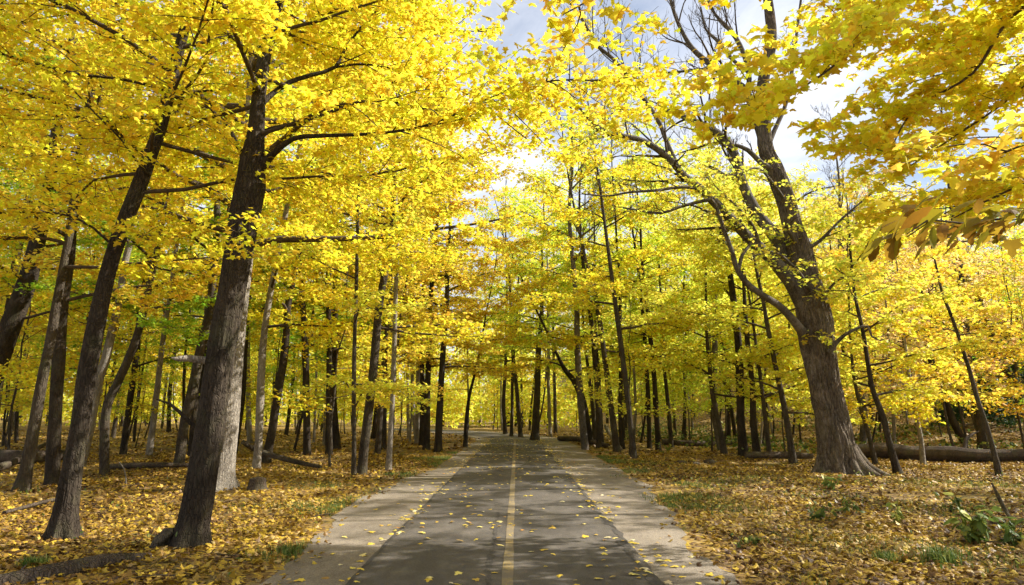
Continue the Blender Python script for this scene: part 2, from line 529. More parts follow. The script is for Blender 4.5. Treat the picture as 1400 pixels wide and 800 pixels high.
def empty(name, loc):
    o = bpy.data.objects.new(name, None); COL.objects.link(o); o.empty_display_size = 0.3
    o.location = tuple(float(c) for c in loc); return o


HUE = {  # leaf colours
    'gold': (0.86, 0.74, 0.05), 'lemon': (0.85, 0.80, 0.09), 'green': (0.40, 0.55, 0.04), 'lime': (0.68, 0.74, 0.06),
    'orange': (0.88, 0.63, 0.05), 'amber': (0.87, 0.69, 0.07), 'peach': (0.82, 0.62, 0.26),
}
LANDMARK = []


def px_trunk(pts, Yb, H, rg, dY=0.0, lean=None):
    """pts [(px,py,w)] from base up, all at depth Yb (drifting by dY), then carried on upwards to height H"""
    P3, RR = [], []
    for i, (px, py, w) in enumerate(pts):
        Y = Yb + dY * i / max(1, len(pts) - 1)
        P3.append(P(px, py, Y)); RR.append(0.84 * w / 2 * pxm(py, Y))
    b = P3[0]; P3[0] = np.array([b[0], b[1], gh(b[0], b[1]) - 0.12])
    d = P3[-1] - P3[-2]; d /= np.linalg.norm(d)
    z = P3[-1][2]
    if H > z + 0.6:
        k = max(2, int((H - z) / 1.4)); st = (H - z) / k; r0 = RR[-1]
        for i in range(k):
            d = d * 0.85 + np.array([0, 0, 0.15]) + rg.normal(0, 0.05, 3); d /= np.linalg.norm(d)
            P3.append(P3[-1] + d * st); RR.append(max(0.012, r0 * (1 - (i + 1) / k * 0.9)))
    return np.array(P3), np.array(RR)


def make_tree(name, label, pts, H, bark='bark_mid', hue='gold', z0=3.0, n=16, L=2.8, dens=26, lod=1, size=0.12, seed=0, Y=None,
              sides=10, flare=0.35, amp=0.05, group=None, short=None, el0=0.15, el1=0.9, step=0.18, keep=1.0, dY=0.0, limbs=(), limb_r=0.035,
              cat='tree', azc=None, azw=3.2, spread=0.10, twl=0.42, fh=0.3, nroot=6, z1=None, crown=True, twigs=True, wb=None, extra=None, limb_bark=None, ridge=0.0, K=22, rstep=None):
    rg = np.random.default_rng(1000 + seed)
    if Y is None:
        g = G(pts[0][0], pts[0][1]); Y = g[1]
    tp, tr = px_trunk(pts, Y, H, rg, dY)
    base = tp[0] + np.array([0, 0, 0.12])
    root = empty(name, base)
    tag(root, label, cat, group)
    rp, rr = resample(tp, tr, rstep or (0.12 if Y < 22 else 0.35))
    w = MB()
    tubes(w, rp[None], rr[None], sides, 0, bark_mod(seed, amp, flare, base[2], nroot, fh, ridge, K))
    to = w.build('trunk', M[bark], root, base); to.location = (0, 0, 0)
    wood, lf = MB(), MB()
    if crown:
        crown_on(rp, rr, rg, wood, lf, base[2] + z0, z1 if z1 else H - 0.4, n, L, el0, el1, dens, lod, size, limb_r, 5, step, twigs, keep, azc, azw, spread, twl)
    # explicit main limbs: dict(p=[(px,py,w,dy)], leaf=density, t0=..)
    for lb in limbs:
        Pp = np.array([P(a, b, Y + d) for a, b, _, d in lb['p']]); Rr = np.array([0.8 * c / 2 * pxm(b, Y + d) for _, b, c, d in lb['p']])
        q, qr = resample(Pp, Rr, 0.18)
        lm = MB(); tubes(lm, q[None], qr[None], lb.get('sides', 9), 0, bark_mod(seed + 5, 0.05))
        lo = lm.build(lb.get('name', 'limb'), M[lb.get('mat', limb_bark or bark)], root, base); lo.location = (0, 0, 0)
        seg = np.linalg.norm(np.diff(q, axis=0), axis=1).sum()
        if lb.get('bare'): bare_twigs(q, qr, rg, wood, lb['bare'], lb.get('bt0', 0.2), lb.get('bl', 1.6))
        nb = lb.get('side', 0)
        for i in range(nb):
            t = lb.get('t0', 0.25) + (1 - lb.get('t0', 0.25)) * (i + rg.random()) / nb
            p0 = at_t(q, t); dd = at_t(q, min(1, t + .05)) - at_t(q, max(0, t - .05)); az = math.atan2(dd[1], dd[0]) + (1 if i % 2 else -1) * rg.uniform(0.5, 1.1)
            ll = lb.get('sl', 1.6) * rg.uniform(0.6, 1.2)
            bp, _ = grow_path(p0, az, rg.normal(0.15, 0.2), ll, rg, 6, 0.4, 0.15)
            br = max(0.006, float(np.interp(t, np.linspace(0, 1, len(qr)), qr)) * 0.45)
            tubes(wood, bp[None], (br * np.linspace(1, 0.25, 7))[None], 5)
            if lb.get('leaf', 0): leafy(bp, br, rg, wood, lf, ll, lb['leaf'], lod, size, 0.1, step, twl, spread, True, keep)
        if lb.get('leaf', 0): leafy(q, qr[0], rg, wood, lf, min(seg, 3.5), lb['leaf'], lod, size, lb.get('t0', 0.25), step, twl, spread, True, lb.get('keep', keep))
    if extra: extra(root, base, rg, wood, lf, rp, rr, Y)
    if lf.n:
        off = wood.n
        cb = MB(); cb.v = wood.v + lf.v; cb.t = wood.t + lf.t; cb.sm = wood.sm + lf.sm
        cb.f = wood.f + [f + off for f in lf.f]; cb.mi = [1] * len(wood.f) + [0] * len(lf.f); cb.n = wood.n + lf.n
        co = cb.build('crown', [M['leaf'], M['twig']], root, base); co.location = (0, 0, 0)
        h = HUE[hue] if isinstance(hue, str) else hue
        co.color = (h[0], h[1], h[2], 1)
    elif wood.n:
        co = wood.build('crown', M['twig'] if not wb else M[wb], root, base); co.location = (0, 0, 0)
    if short: LANDMARK.append((proj(base)[0], short))
    return root


def bare_twigs(q, qr, rg, wood, n, t0=0.2, bl=1.6, lev=2, up=0.35):
    for i in range(n):
        t = t0 + (1 - t0) * (i + rg.random()) / n
        p0 = at_t(q, t); dd = at_t(q, min(1, t + .05)) - at_t(q, max(0, t - .05))
        az = math.atan2(dd[1], dd[0]) + (1 if i % 2 else -1) * rg.uniform(0.4, 1.2)
        el = math.asin(max(-1, min(1, dd[2] / (np.linalg.norm(dd) + 1e-6)))) * 0.6 + rg.normal(up, 0.35)
        ll = bl * (1.15 - 0.5 * t) * rg.uniform(0.5, 1.2)
        pts = [p0]; a, e = az, el
        for _ in range(6):
            a += rg.normal(0, 0.18); e += rg.normal(0.04, 0.14)
            pts.append(pts[-1] + dirv(a, e) * ll / 6)
        pts = np.array(pts)
        r0 = max(0.006, float(np.interp(t, np.linspace(0, 1, len(qr)), qr)) * 0.42)
        tubes(wood, pts[None], (r0 * np.linspace(1, 0.3, 7))[None], 4)
        if lev > 0: bare_twigs(pts, r0 * np.linspace(1, 0.3, 7), rg, wood, 5 if lev == 2 else 4, 0.2, ll * 0.55, lev - 1, up)


# ------------------------------------------------------------------ setting
def sheet(name, mat, xs, ys, zf, kind='structure'):
    X, Yg = np.meshgrid(xs, ys); Z = zf(X, Yg)
    v = np.stack([X, Yg, Z], -1).reshape(-1, 3); nx, ny = len(xs), len(ys)
    i = (np.arange(ny - 1)[:, None] * nx + np.arange(nx - 1)[None]).ravel()
    mb = MB(); mb.add(v, np.stack([i, i + 1, i + nx + 1, i + nx], 1), 0)
    return tag(mb.build(name, mat), kind=kind)


xs = np.concatenate([np.arange(-400, -60, 12), np.arange(-60, -12, 1.5), np.arange(-12, 12, 0.3), np.arange(12, 60, 1.5), np.arange(60, 401, 12)])
ys = np.concatenate([np.arange(-100, -6, 6), np.arange(-6, 60, 0.5), np.arange(60, 130, 2), np.arange(130, 601, 15)])
sheet('ground', M['ground'], xs, ys, gh)


def ribbon(name, mat, off0, off1, y0, y1, z, parent=None, jit=0.0, seed=1, step=0.25, kind='structure', nx=1):
    rg = np.random.default_rng(seed)
    yy = np.arange(y0, y1, step); n = len(yy)
    c = xc(yy); dx = np.gradient(c, yy); nrm = np.stack([np.ones(n), -dx], 1); nrm /= np.linalg.norm(nrm, axis=1, keepdims=True)
    o0 = off0(yy) if callable(off0) else np.full(n, off0); o1 = off1(yy) if callable(off1) else np.full(n, off1)
    def nz(s):
        r = np.random.default_rng(s).uniform(0, 6.28, 6)
        return jit * (np.sin(yy * 1.3 + r[0]) + .7 * np.sin(yy * 3.1 + r[1]) + .5 * np.sin(yy * 7.3 + r[2]) + .4 * np.sin(yy * 13.3 + r[3]))
    o0 = o0 + nz(seed); o1 = o1 + nz(seed + 1)
    V = []
    for k in range(nx + 1):
        o = o0 + (o1 - o0) * k / nx
        x = c + nrm[:, 0] * o; y = yy + nrm[:, 1] * o
        V.append(np.stack([x, y, gh(x, y) * 0 + z + np.maximum(gh(x, y), 0) * (1 if abs(z) < .01 and nx > 3 else 0)], 1))
    V = np.stack(V, 1).reshape(-1, 3); m = nx + 1
    i = (np.arange(n - 1)[:, None] * m + np.arange(nx)[None]).ravel()
    mb = MB(); mb.add(V, np.stack([i, i + 1, i + m + 1, i + m], 1))
    o = mb.build(name, mat, parent)
    if kind: tag(o, kind=kind)
    return o


ribbon('gravel_shoulder', M['gravel'], lambda y: -1.5 - 0.75 - 0.55 * sstep(7, 12, y) + 0.55 * sstep(14, 22, y), lambda y: 1.5 + 0.72 + 0.85 * sstep(7, 17, y), -8, 72, 0.006, jit=0.07, seed=3, nx=1)
path = ribbon('path', M['asphalt'], -1.5, 1.5, -8, 74, 0.022, jit=0.012, seed=5)
ribbon('centre_line', M['paint'], -0.02, 0.085, -8, 46, 0.026, path, jit=0.004, seed=8, kind=None)
ribbon('broken_edge', M['tar'], lambda y: 1.41 + .02 * np.sin(y * 9) + .015 * np.sin(y * 23), lambda y: 1.475 + 0.03 * np.sin(y * 2.1), 2, 17, 0.0265, path, jit=0.03, seed=11, step=0.08, kind=None)
ribbon('crack', M['tar'], lambda y: -0.17 - 0.02 * y / 8 + 0.012 * np.sin(y * 3) + .012 * np.sin(y * 17), lambda y: -0.115 - 0.02 * y / 8 + 0.012 * np.sin(y * 4.1) + .010 * np.sin(y * 23) - .03 * sstep(9, 11.5, y), 3, 11.5, 0.0265, path, jit=0.006, seed=12, step=0.06, kind=None)
ribbon('crack', M['tar'], lambda y: 0.34 + 0.22 * np.sin((y - 22) * 0.55), lambda y: 0.40 + 0.22 * np.sin((y - 22) * 0.55), 20, 29, 0.0265, path, jit=0.01, seed=13, step=0.08, kind=None)
ribbon('crack', M['tar'], lambda y: -1.49 + 0.01 * np.sin(y * 4), lambda y: -1.455 + 0.01 * np.sin(y * 4.1), 3, 30, 0.0265, path, jit=0.008, seed=14, step=0.08, kind=None)

# ------------------------------------------------------------------ fallen leaves and grass
def scatter(n, ymin, ymax, rg, xlim=0.95, pw=1.0):
    y = ymin + (ymax - ymin) * rg.random(n) ** pw
    x = rg.uniform(-1, 1, n) * (y * xlim + 2)
    return x, y


def edge_off(x, y):
    o = x - xc(y)
    L = -(1.5 + 0.75 + 0.55 * sstep(7, 12, y) - 0.55 * sstep(14, 22, y)); Rr = 1.5 + 0.72 + 0.85 * sstep(7, 17, y)
    return np.where(o < 0, L - o, o - Rr)          # >0 outside the shoulder


rg = np.random.default_rng(21)
lb = MB()
for (n, y0, y1, s, lod, pw) in ((80000, 3, 13, 0.066, 0, 0.8), (95000, 12, 27, 0.082, 1, 0.75), (55000, 26, 60, 0.15, 1, 0.8)):
    x, y = scatter(n, y0, y1, rg, 0.86, pw)
    e = edge_off(x, y)
    clump = 0.5 + 0.5 * np.sin(x * 0.8 + 2 * np.sin(y * 0.5)) * np.sin(y * 0.9 + 1.3 * np.sin(x * 0.7))
    k = (rg.random(n) < np.clip(e / 0.5, 0, 1) * (0.30 + 0.70 * np.clip(clump + .35 * np.sin(x * 3.1 + y * 1.3) * np.sin(y * 2.9 - x), 0, 1))) | ((e > -0.25) & (rg.random(n) < 0.06))
    x, y = x[k], y[k]
    z = gh(x, y) + rg.uniform(0.006, 0.045, len(x))
    tint = np.clip(rg.beta(1.7, 2.1, len(x)) * .95 + 0.10 * np.sin(x * 0.9 + y * 0.4) + .06 * np.sin(x * 2.3 - y * 1.7) - np.where(x > 0, 0.05, 0.0), 0, 1)
    leaves(lb, np.stack([x, y, z], 1), s, lod, rg, tilt=0.42, droop=0, tint=tint)
tag(lb.build('fallen_leaves', M['litter']), 'carpet of yellow and brown maple leaves under the trees', 'leaf litter', kind='stuff')

pl = MB()
n = 2000; y = 3 + 42 * rg.random(n) ** 1.0
o = rg.uniform(-1.45, 1.45, n); sh = rg.random(n) < 0.42
o = np.where(sh, np.sign(o) * (1.52 + np.abs(rg.normal(0, 0.32, n))), o)
ed = rg.random(n) < 0.34; o = np.where(ed, np.sign(o) * rg.normal(1.53, 0.09, n), o)
x = xc(y) + o
k = np.sin(x * 1.7 + y * 0.8) + np.sin(y * 1.3 - x) + rg.normal(0, 1, n) > -0.9
x, y = x[k], y[k]
leaves(pl, np.stack([x, y, np.where(np.abs(x - xc(y)) < 1.5, 0.034, 0.016) + rg.uniform(0, 0.006, len(x))], 1), np.where(rg.random(len(x)) < .4, .055, .085), 0, rg, tilt=0.12, droop=0, tint=np.clip(rg.normal(0.5, 0.3, len(x)), 0, 1))
tag(pl.build('scattered_leaves', M['pathleaf']), 'loose yellow leaves strewn over the asphalt path and its gravel edges', 'leaf litter', kind='stuff')


def blades(mb, x, y, h, rg, w=0.006, lean=0.5):
    n = len(x); az = rg.uniform(0, 6.28, n); la = rg.normal(0, lean, n) * h
    z = gh(x, y); d = np.stack([np.cos(az), np.sin(az), 0 * az], 1); s = np.stack([-np.sin(az), np.cos(az), 0 * az], 1) * w
    b = np.stack([x, y, z], 1); m = b + d * (la * 0.35)[:, None] + np.array([0, 0, 1]) * (h * 0.6)[:, None]; t = b + d * la[:, None] + np.array([0, 0, 1]) * (h * (1 - 0.2 * np.abs(la / h)))[:, None]
    V = np.stack([b - s, b + s, m + s * .8, m - s * .8, t], 1).reshape(-1, 3); i = np.arange(n)[:, None] * 5
    tt = np.repeat(rg.random(n), 5)
    mb.add(V, np.hstack([i, i + 1, i + 2, i + 3]), 0, tt, False)
    mb.add(V, np.hstack([i + 3, i + 2, i + 4]), 0, tt, False)


gb = MB()
n = 60000; y = 3 + 26 * rg.random(n) ** 0.8; sd = np.where(rg.random(n) < 0.5, -1, 1)
L_ = 1.5 + 0.75 + 0.55 * sstep(7, 12, y) - 0.55 * sstep(14, 22, y); R_ = 1.5 + 0.72 + 0.85 * sstep(7, 17, y)
x = xc(y) + sd * (np.where(sd < 0, L_, R_) + np.abs(rg.normal(0, 0.9, n)) + 0.02)
cl = np.sin(x * 2.1 + 1.5 * np.sin(y * 1.1)) + np.sin(y * 1.9 + x * 0.7) + 0.8 * np.sin(y * 0.55 + 1) + rg.normal(0, 0.35, n)
k = cl > 0.85
x, y = x[k], y[k]
blades(gb, x, y, rg.uniform(0.03, 0.10, len(x)), rg, 0.004)
n = 26000; y = 4 + 14 * rg.random(n); x = xc(y) + 2.5 + 9 * rg.random(n)
cl = np.sin(x * 1.3 + 1.5 * np.sin(y * 0.9)) + np.sin(y * 1.4 + x * 0.5) + rg.normal(0, 0.3, n)
k = cl > 1.0; x, y = x[k], y[k]
blades(gb, x, y, rg.uniform(0.04, 0.12, len(x)), rg, 0.004)
tag(gb.build('grass', M['grass']), 'thin green grass among the fallen leaves beside the path', 'grass', kind='stuff')

sb = MB()
n = 9000; y = 4 + 18 * rg.random(n); sd = np.where(rg.random(n) < 0.3, -1, 1); x = xc(y) + sd * (2.6 + 10 * rg.random(n))
cl = np.sin(x * 1.7 + 1.9 * np.sin(y * 1.3)) + np.sin(y * 2.1 + x * 0.9) + 0.5 * np.sin(x * 5 + y * 4) + rg.normal(0, .35, n); k = cl > 1.15; x, y = x[k], y[k]
leaves(sb, np.stack([x, y, gh(x, y) + rg.uniform(0.02, 0.16, len(x))], 1), 0.055, 'long', rg, tilt=0.6, droop=0.1)
tag(sb.build('seedlings', M['weed']), 'tiny green seedlings among the fallen leaves on both verges', 'ground cover', kind='stuff')

tw = MB(); n = 420; y = 4 + 26 * rg.random(n); sd = np.where(rg.random(n) < .5, -1, 1); x = xc(y) + sd * (2.8 + (y * .6 + 1) * rg.random(n)); az = rg.uniform(0, 6.28, n); ln = rg.uniform(.12, .6, n)
a = np.stack([x, y, gh(x, y) + .03], 1); dd = np.stack([np.cos(az), np.sin(az), rg.normal(0, .06, n)], 1) * ln[:, None]; kk = rg.normal(0, .12, (n, 3)) * ln[:, None] * [1, 1, .3]
tubes(tw, np.stack([a, a + dd * .35 + kk, a + dd * .7 + kk * .6, a + dd], 1), rg.uniform(.003, .009, (n, 1)) * np.array([[1, .9, .7, .4]]), 5)
tag(tw.build('fallen_twigs', M['twig']), 'small dead twigs littering the fallen leaves', 'twig litter', kind='stuff')

# undergrowth far right beyond the log and low leaves on the slope
ub = MB()
n = 26000; y = rg.uniform(25, 62, n); x = rg.uniform(6, 50, n)
k = np.sin(x * 0.7 + np.sin(y * .6)) + np.sin(y * 0.9) + rg.normal(0, .4, n) > 0.1; x, y = x[k], y[k]
leaves(ub, np.stack([x, y, gh(x, y) + rg.uniform(0.02, 0.45, len(x))], 1), 0.15, 2, rg, tilt=0.7, droop=0)
tag(ub.build('undergrowth', M['weed']), 'low green undergrowth on the slope beyond the fallen trunk', 'undergrowth', kind='stuff')

# ------------------------------------------------------------------ main trees
def stub_extra(root, base, rg, wood, lf, rp, rr, Y):
    a = np.array([P(288, 494, Y), P(272, 492, Y - .1), P(255, 490, Y - 0.2), P(243, 491, Y - .25), P(234, 489, Y - .3)]); r = np.array([5.5, 5, 4.5, 3.2, 0.8]) * pxm(490, Y)
    q, qr = resample(a, r, 0.05)
    m = MB(); tubes(m, q[None], qr[None], 9, 0, bark_mod(4, 0.18)); o = m.build('broken_stub', M['dead'], root, base); o.location = (0, 0, 0)
    tag(o, 'pale broken branch stub jutting left')
    a = np.array([P(278, 590, Y), P(262, 580, Y), P(245, 563, Y - .1), P(232, 552, Y - .1), P(214, 546, Y - .2)]); r = np.array([6, 5, 4, 3, 1.5]) * pxm(560, Y) * .6
    m = MB(); tubes(m, a[None], r[None], 8); a2 = np.array([P(232, 552, Y - .1), P(229, 540, Y), P(232, 520, Y)]); tubes(m, a2[None], np.array([[2, 1.3, .6]]) * pxm(560, Y) * .7, 6)
    o = m.build('dead_branch', M['bark_dark'], root, base); o.location = (0, 0, 0)


# B : the big dark forked tree on the left
make_tree('maple_tree', 'big dark forked maple on the left verge with a pale broken stub', [
    (256, 748, 50), (264, 715, 42), (272, 680, 44), (284, 610, 46), (293, 545, 44), (304, 470, 42), (316, 400, 42), (327, 340, 43), (336, 290, 46), (343, 255, 46), (345, 225, 38), (350, 185, 27), (354, 130, 22), (362, 70, 20), (372, 20, 18), (384, -40, 15)],
    12.5, 'bark_dark', 'gold', z0=5.2, n=24, L=2.5, dens=42, lod=0, size=0.086, seed=2, sides=120, ridge=.035, K=30, rstep=.045, limb_r=.024, flare=0.55, amp=0.07, fh=0.22, step=0.2, short='the big forked maple', limb_bark='bark_dark',
    limbs=[
        dict(p=[(352, 235, 20, 0), (372, 212, 12, -.1), (400, 190, 9, -.3), (432, 186, 8, -.5), (490, 184, 6, -.6), (540, 180, 5, -.7), (595, 168, 4, -.9), (640, 148, 4, -1.0), (685, 128, 3, -1.1), (760, 110, 3, -1.3), (850, 112, 2, -1.4)], leaf=38, side=9, sl=1.5, t0=0.42),
        dict(p=[(350, 190, 14, 0), (372, 176, 9, .1), (400, 170, 7, .2), (455, 152, 6, .4), (515, 133, 5, .6), (570, 148, 4, .7), (636, 151, 3, .8)], leaf=30, side=7, sl=1.3, t0=0.4),
        dict(p=[(352, 148, 13, 0), (368, 132, 9, .2), (395, 113, 8, .4), (425, 103, 7, .5), (458, 92, 6, .6), (475, 62, 5, .8), (505, 25, 4, 1), (540, -10, 3, 1.2)], leaf=26, side=8, sl=1.4, t0=0.4),
        dict(p=[(458, 92, 4, .6), (500, 88, 4, .6), (560, 100, 3, .7), (640, 130, 2, .8), (720, 190, 2, .8)], leaf=32, side=7, sl=1.2, t0=0.2),
        dict(p=[(338, 222, 12, 0), (325, 200, 8, .1), (310, 170, 6, .2), (285, 148, 5, .3), (248, 120, 5, .4), (215, 85, 4, .5), (165, 56, 3, .6)], leaf=24, side=6, sl=1.2, t0=0.3),
        dict(p=[(333, 300, 6, -.1), (326, 318, 4, -.5), (336, 340, 3, -.8), (345, 352, 2, -1.0)], leaf=26, side=4, sl=.5, t0=0.3),
        dict(p=[(361, 70, 12, 0), (372, 35, 10, .1), (388, -2, 8, .1), (400, -50, 7, .2)], leaf=20, side=4, sl=1.5, t0=0.3),
    ], extra=stub_extra)
# A
make_tree('maple_tree', 'tall slender dark maple left of the big forked one, leaning right', [
    (84, 738, 42), (90, 700, 33), (98, 650, 30), (110, 580, 28), (118, 520, 27), (132, 440, 26), (148, 370, 24), (168, 310, 23), (190, 255, 23), (205, 215, 21), (222, 165, 19), (238, 95, 17), (252, 40, 15), (268, -30, 12)],
    12, 'bark_dark', 'gold', z0=4.6, n=26, L=3.1, dens=40, lod=0, size=0.085, seed=3, sides=100, ridge=.035, K=26, rstep=.05, limb_r=.022, flare=0.5, amp=0.06, fh=0.2, step=0.2, short='the slender dark maple',
    limbs=[
        dict(p=[(232, 128, 8, 0), (208, 118, 6, -.2), (165, 108, 5, -.4), (110, 102, 5, -.6), (70, 92, 4, -.7), (30, 83, 4, -.9), (-20, 66, 3, -1)], leaf=26, side=7, sl=1.3, t0=0.25),
        dict(p=[(238, 124, 6, 0), (262, 126, 5, .2), (300, 122, 3, .3), (335, 115, 2, .3)], leaf=18, side=3, sl=.9, t0=0.3),
        dict(p=[(170, 325, 7, 0), (148, 330, 5, -.2), (128, 312, 4, -.3), (95, 295, 4, -.5), (50, 290, 3, -.6), (-10, 292, 3, -.8)], leaf=24, side=6, sl=1.1, t0=0.25),
        dict(p=[(158, 335, 5, 0), (170, 318, 4, -.4), (190, 322, 3, -.7), (205, 330, 2, -.9)], leaf=26, side=5, sl=.5, t0=0.3),
        dict(p=[(205, 240, 5, 0), (190, 225, 4, -.3), (165, 190, 3, -.6), (135, 160, 3, -.8), (60, 80, 2, -1)], leaf=24, side=6, sl=1.2, t0=0.2),
    ])
# C
make_tree('maple_tree', 'thick tree with pale furrowed bark right behind the big forked maple', [
    (302, 668, 46), (303, 645, 38), (307, 600, 38), (313, 540, 38), (318, 470, 36), (325, 410, 33), (332, 350, 30), (338, 290, 28), (343, 220, 25), (347, 120, 22), (350, 20, 18)],
    19, 'bark_pale', 'gold', z0=5.0, n=34, L=4.1, dens=36, lod=1, size=0.105, seed=4, sides=120, ridge=.05, K=30, rstep=.06, flare=0.4, amp=0.05, fh=0.2, step=0.24, limb_r=0.06, short='the pale furrowed trunk')
# R1: the big oak on the right
def r1_roots(root, base, rg, wood, lf, rp, rr, Y):
    k = pxm(640, Y)
    for i, (dx, dy, ln, r) in enumerate([(0.75, -0.5, 0.9, .14), (0.45, -0.8, 0.9, .13), (0.1, -0.8, 0.7, .12), (-0.5, -.4, .5, .11), (1.0, 0.0, .7, .12), (.3, .7, .5, .12)]):
        p0 = base + np.array([dx * .35, dy * .35, .75]); p1 = base + np.array([dx * .6, dy * .6, .30]); p2 = base + np.array([dx * (0.6 + ln * .45), dy * (0.6 + ln * .45), .05]); p3 = base + np.array([dx * (0.6 + ln), dy * (.6 + ln), -.08])
        q, qr = resample([p0, p1, p2, p3], [r * .8, r, r * .7, r * .3], .06)
        m = MB(); tubes(m, q[None], qr[None], 10, 0, bark_mod(i, .12)); o = m.build('root', M['bark_oak'], root, base); o.location = (0, 0, 0)


make_tree('oak_tree', 'huge old tree with furrowed trunk, root flare and bare crooked limbs on the right verge', [
    (1152, 648, 74), (1148, 630, 60), (1142, 600, 52), (1134, 560, 46), (1126, 520, 46), (1120, 480, 50), (1116, 450, 52), (1112, 425, 50), (1108, 400, 44), (1098, 365, 34), (1090, 330, 32), (1081, 300, 30), (1072, 265, 28), (1058, 232, 27), (1047, 205, 24), (1043, 160, 20), (1044, 110, 18), (1054, 55, 16), (1050, 0, 14), (1046, -40, 12)],
    15.5, 'bark_oak', 'lemon', z0=0, n=0, L=0, lod=1, size=0.11, seed=10, sides=150, ridge=.12, K=26, rstep=.06, flare=0.32, amp=0.12, fh=0.35, nroot=7, crown=False, short='the huge old oak', limb_bark='limb', step=0.3,
    limbs=[
        dict(p=[(1100, 415, 34, 0), (1082, 385, 27, -.1), (1062, 362, 23, -.2), (1040, 340, 20, -.4), (1020, 322, 18, -.5), (993, 293, 16, -.7), (965, 265, 15, -.8), (935, 240, 13, -1), (912, 214, 12, -1.2), (880, 193, 10, -1.4), (852, 186, 8, -1.6), (828, 180, 7, -1.7), (808, 165, 6, -1.8), (790, 145, 4, -1.9)], bare=7, bt0=.55, bl=1.4, leaf=15, keep=.8, side=8, sl=1.8, t0=.3),
        dict(p=[(925, 225, 9, -1.1), (912, 195, 8, -1.1), (900, 165, 7, -1.2), (880, 135, 7, -1.3), (862, 110, 7, -1.4), (842, 84, 6, -1.5), (815, 60, 6, -1.6), (795, 25, 5, -1.7), (770, -10, 4, -1.8)], bare=12, bt0=.3, bl=2.2),
        dict(p=[(1088, 372, 28, .2), (1072, 345, 25, .3), (1058, 322, 22, .4), (1036, 293, 19, .5), (1020, 262, 17, .6), (1010, 232, 16, .6), (1000, 202, 15, .7), (980, 182, 14, .7), (950, 166, 11, .7), (922, 155, 8, .7), (905, 148, 6, .7)], bare=9, bt0=.4, bl=1.8, leaf=16, keep=.8, side=8, sl=1.7, t0=.3),
        dict(p=[(1046, 205, 14, 0), (1034, 165, 14, .2), (1020, 126, 13, .3), (998, 108, 12, .4), (978, 93, 11, .5), (950, 70, 9, .6), (935, 48, 7, .6), (922, 18, 6, .6), (912, -20, 5, .6)], bare=12, bt0=.3, bl=2.4),
        dict(p=[(1022, 130, 9, .3), (1024, 100, 8, .2), (1012, 62, 8, .1), (995, 38, 7, 0), (978, 20, 5, 0), (960, -15, 4, 0)], bare=8, bt0=.3, bl=1.8),
        dict(p=[(1018, 122, 7, .3), (990, 98, 6, .1), (960, 95, 5, -.1), (930, 98, 4, -.2), (905, 100, 3, -.3)], bare=7, bt0=.3, bl=1.3),
        dict(p=[(1022, 98, 6, .2), (1000, 80, 6, .2), (980, 55, 6, .2), (965, 40, 4, .2), (958, 10, 3, .2)], bare=6, bt0=.3, bl=1.3),
        dict(p=[(1098, 455, 17, -.3), (1082, 435, 14, -.5), (1065, 418, 12, -.6), (1040, 402, 11, -.8), (1022, 388, 10, -.9), (1008, 368, 9, -1), (1000, 342, 8, -1.1), (990, 315, 7, -1.2), (980, 285, 6, -1.2), (972, 272, 5, -1.3)], bare=3, bt0=.5, bl=.8),
        dict(p=[(1010, 368, 6, -1), (1015, 348, 6, -.9), (1026, 332, 5, -.8), (1020, 316, 5, -.8), (1012, 300, 4, -.8)], bare=2, bl=.5),
        dict(p=[(975, 272, 7, -.9), (955, 276, 6, -1), (930, 283, 5, -1.2), (905, 291, 5, -1.3), (880, 289, 4, -1.4), (852, 284, 3, -1.5)], bare=6, bl=.9, leaf=6, t0=.3),
        dict(p=[(958, 258, 6, -.8), (930, 256, 5, -1.2), (900, 260, 5, -1.4), (860, 263, 4, -1.6), (830, 268, 3, -1.7), (795, 265, 2, -1.8)], bare=7, bl=.9),
        dict(p=[(1134, 482, 11, -.5), (1142, 470, 8, -.6), (1155, 458, 6, -.7), (1170, 450, 5, -.7), (1186, 446, 4, -.8), (1192, 460, 3, -.8), (1205, 466, 2, -.8)], bare=3, bl=.6),
        dict(p=[(1047, 208, 9, 0), (1058, 180, 8, .2), (1075, 140, 7, .3), (1084, 90, 6, .4), (1090, 40, 5, .5), (1095, 0, 4, .5)], bare=8, bt0=.2, bl=1.4),
        dict(p=[(1060, 235, 14, 0), (1040, 222, 9, -.3), (1022, 205, 8, -.4), (1005, 198, 6, -.5)], bare=2, bl=.6),
        dict(p=[(1094, 345, 8, 0), (1120, 330, 6, -.3), (1150, 300, 4, -.5), (1185, 270, 3, -.7), (1215, 245, 2, -.8)], leaf=16, side=6, sl=1.3, t0=.2),
        dict(p=[(1110, 400, 7, -.3), (1090, 370, 5, -.9), (1060, 345, 4, -1.3), (1030, 350, 3, -1.6)], leaf=16, side=5, sl=1.0, t0=.2),
        dict(p=[(1086, 330, 7, -.2), (1075, 305, 5, -.7), (1085, 280, 4, -1.1), (1110, 262, 3, -1.5), (1140, 255, 2, -1.7)], leaf=18, side=6, sl=1.1, t0=.1),
        dict(p=[(1040, 340, 6, -.4), (1030, 310, 5, -.9), (1010, 285, 4, -1.3), (985, 262, 3, -1.6), (960, 235, 2, -1.8)], leaf=18, side=7, sl=1.1, t0=.1),
        dict(p=[(1112, 425, 7, -.3), (1130, 400, 5, -.9), (1150, 380, 4, -1.3), (1175, 385, 3, -1.6)], leaf=16, side=5, sl=1.0, t0=.2),
        dict(p=[(1076, 280, 8, 0), (1060, 255, 5, -.6), (1035, 230, 4, -1), (1000, 240, 3, -1.3), (960, 225, 2, -1.5)], leaf=14, side=6, sl=1.2, t0=.2),
    ], extra=r1_roots)

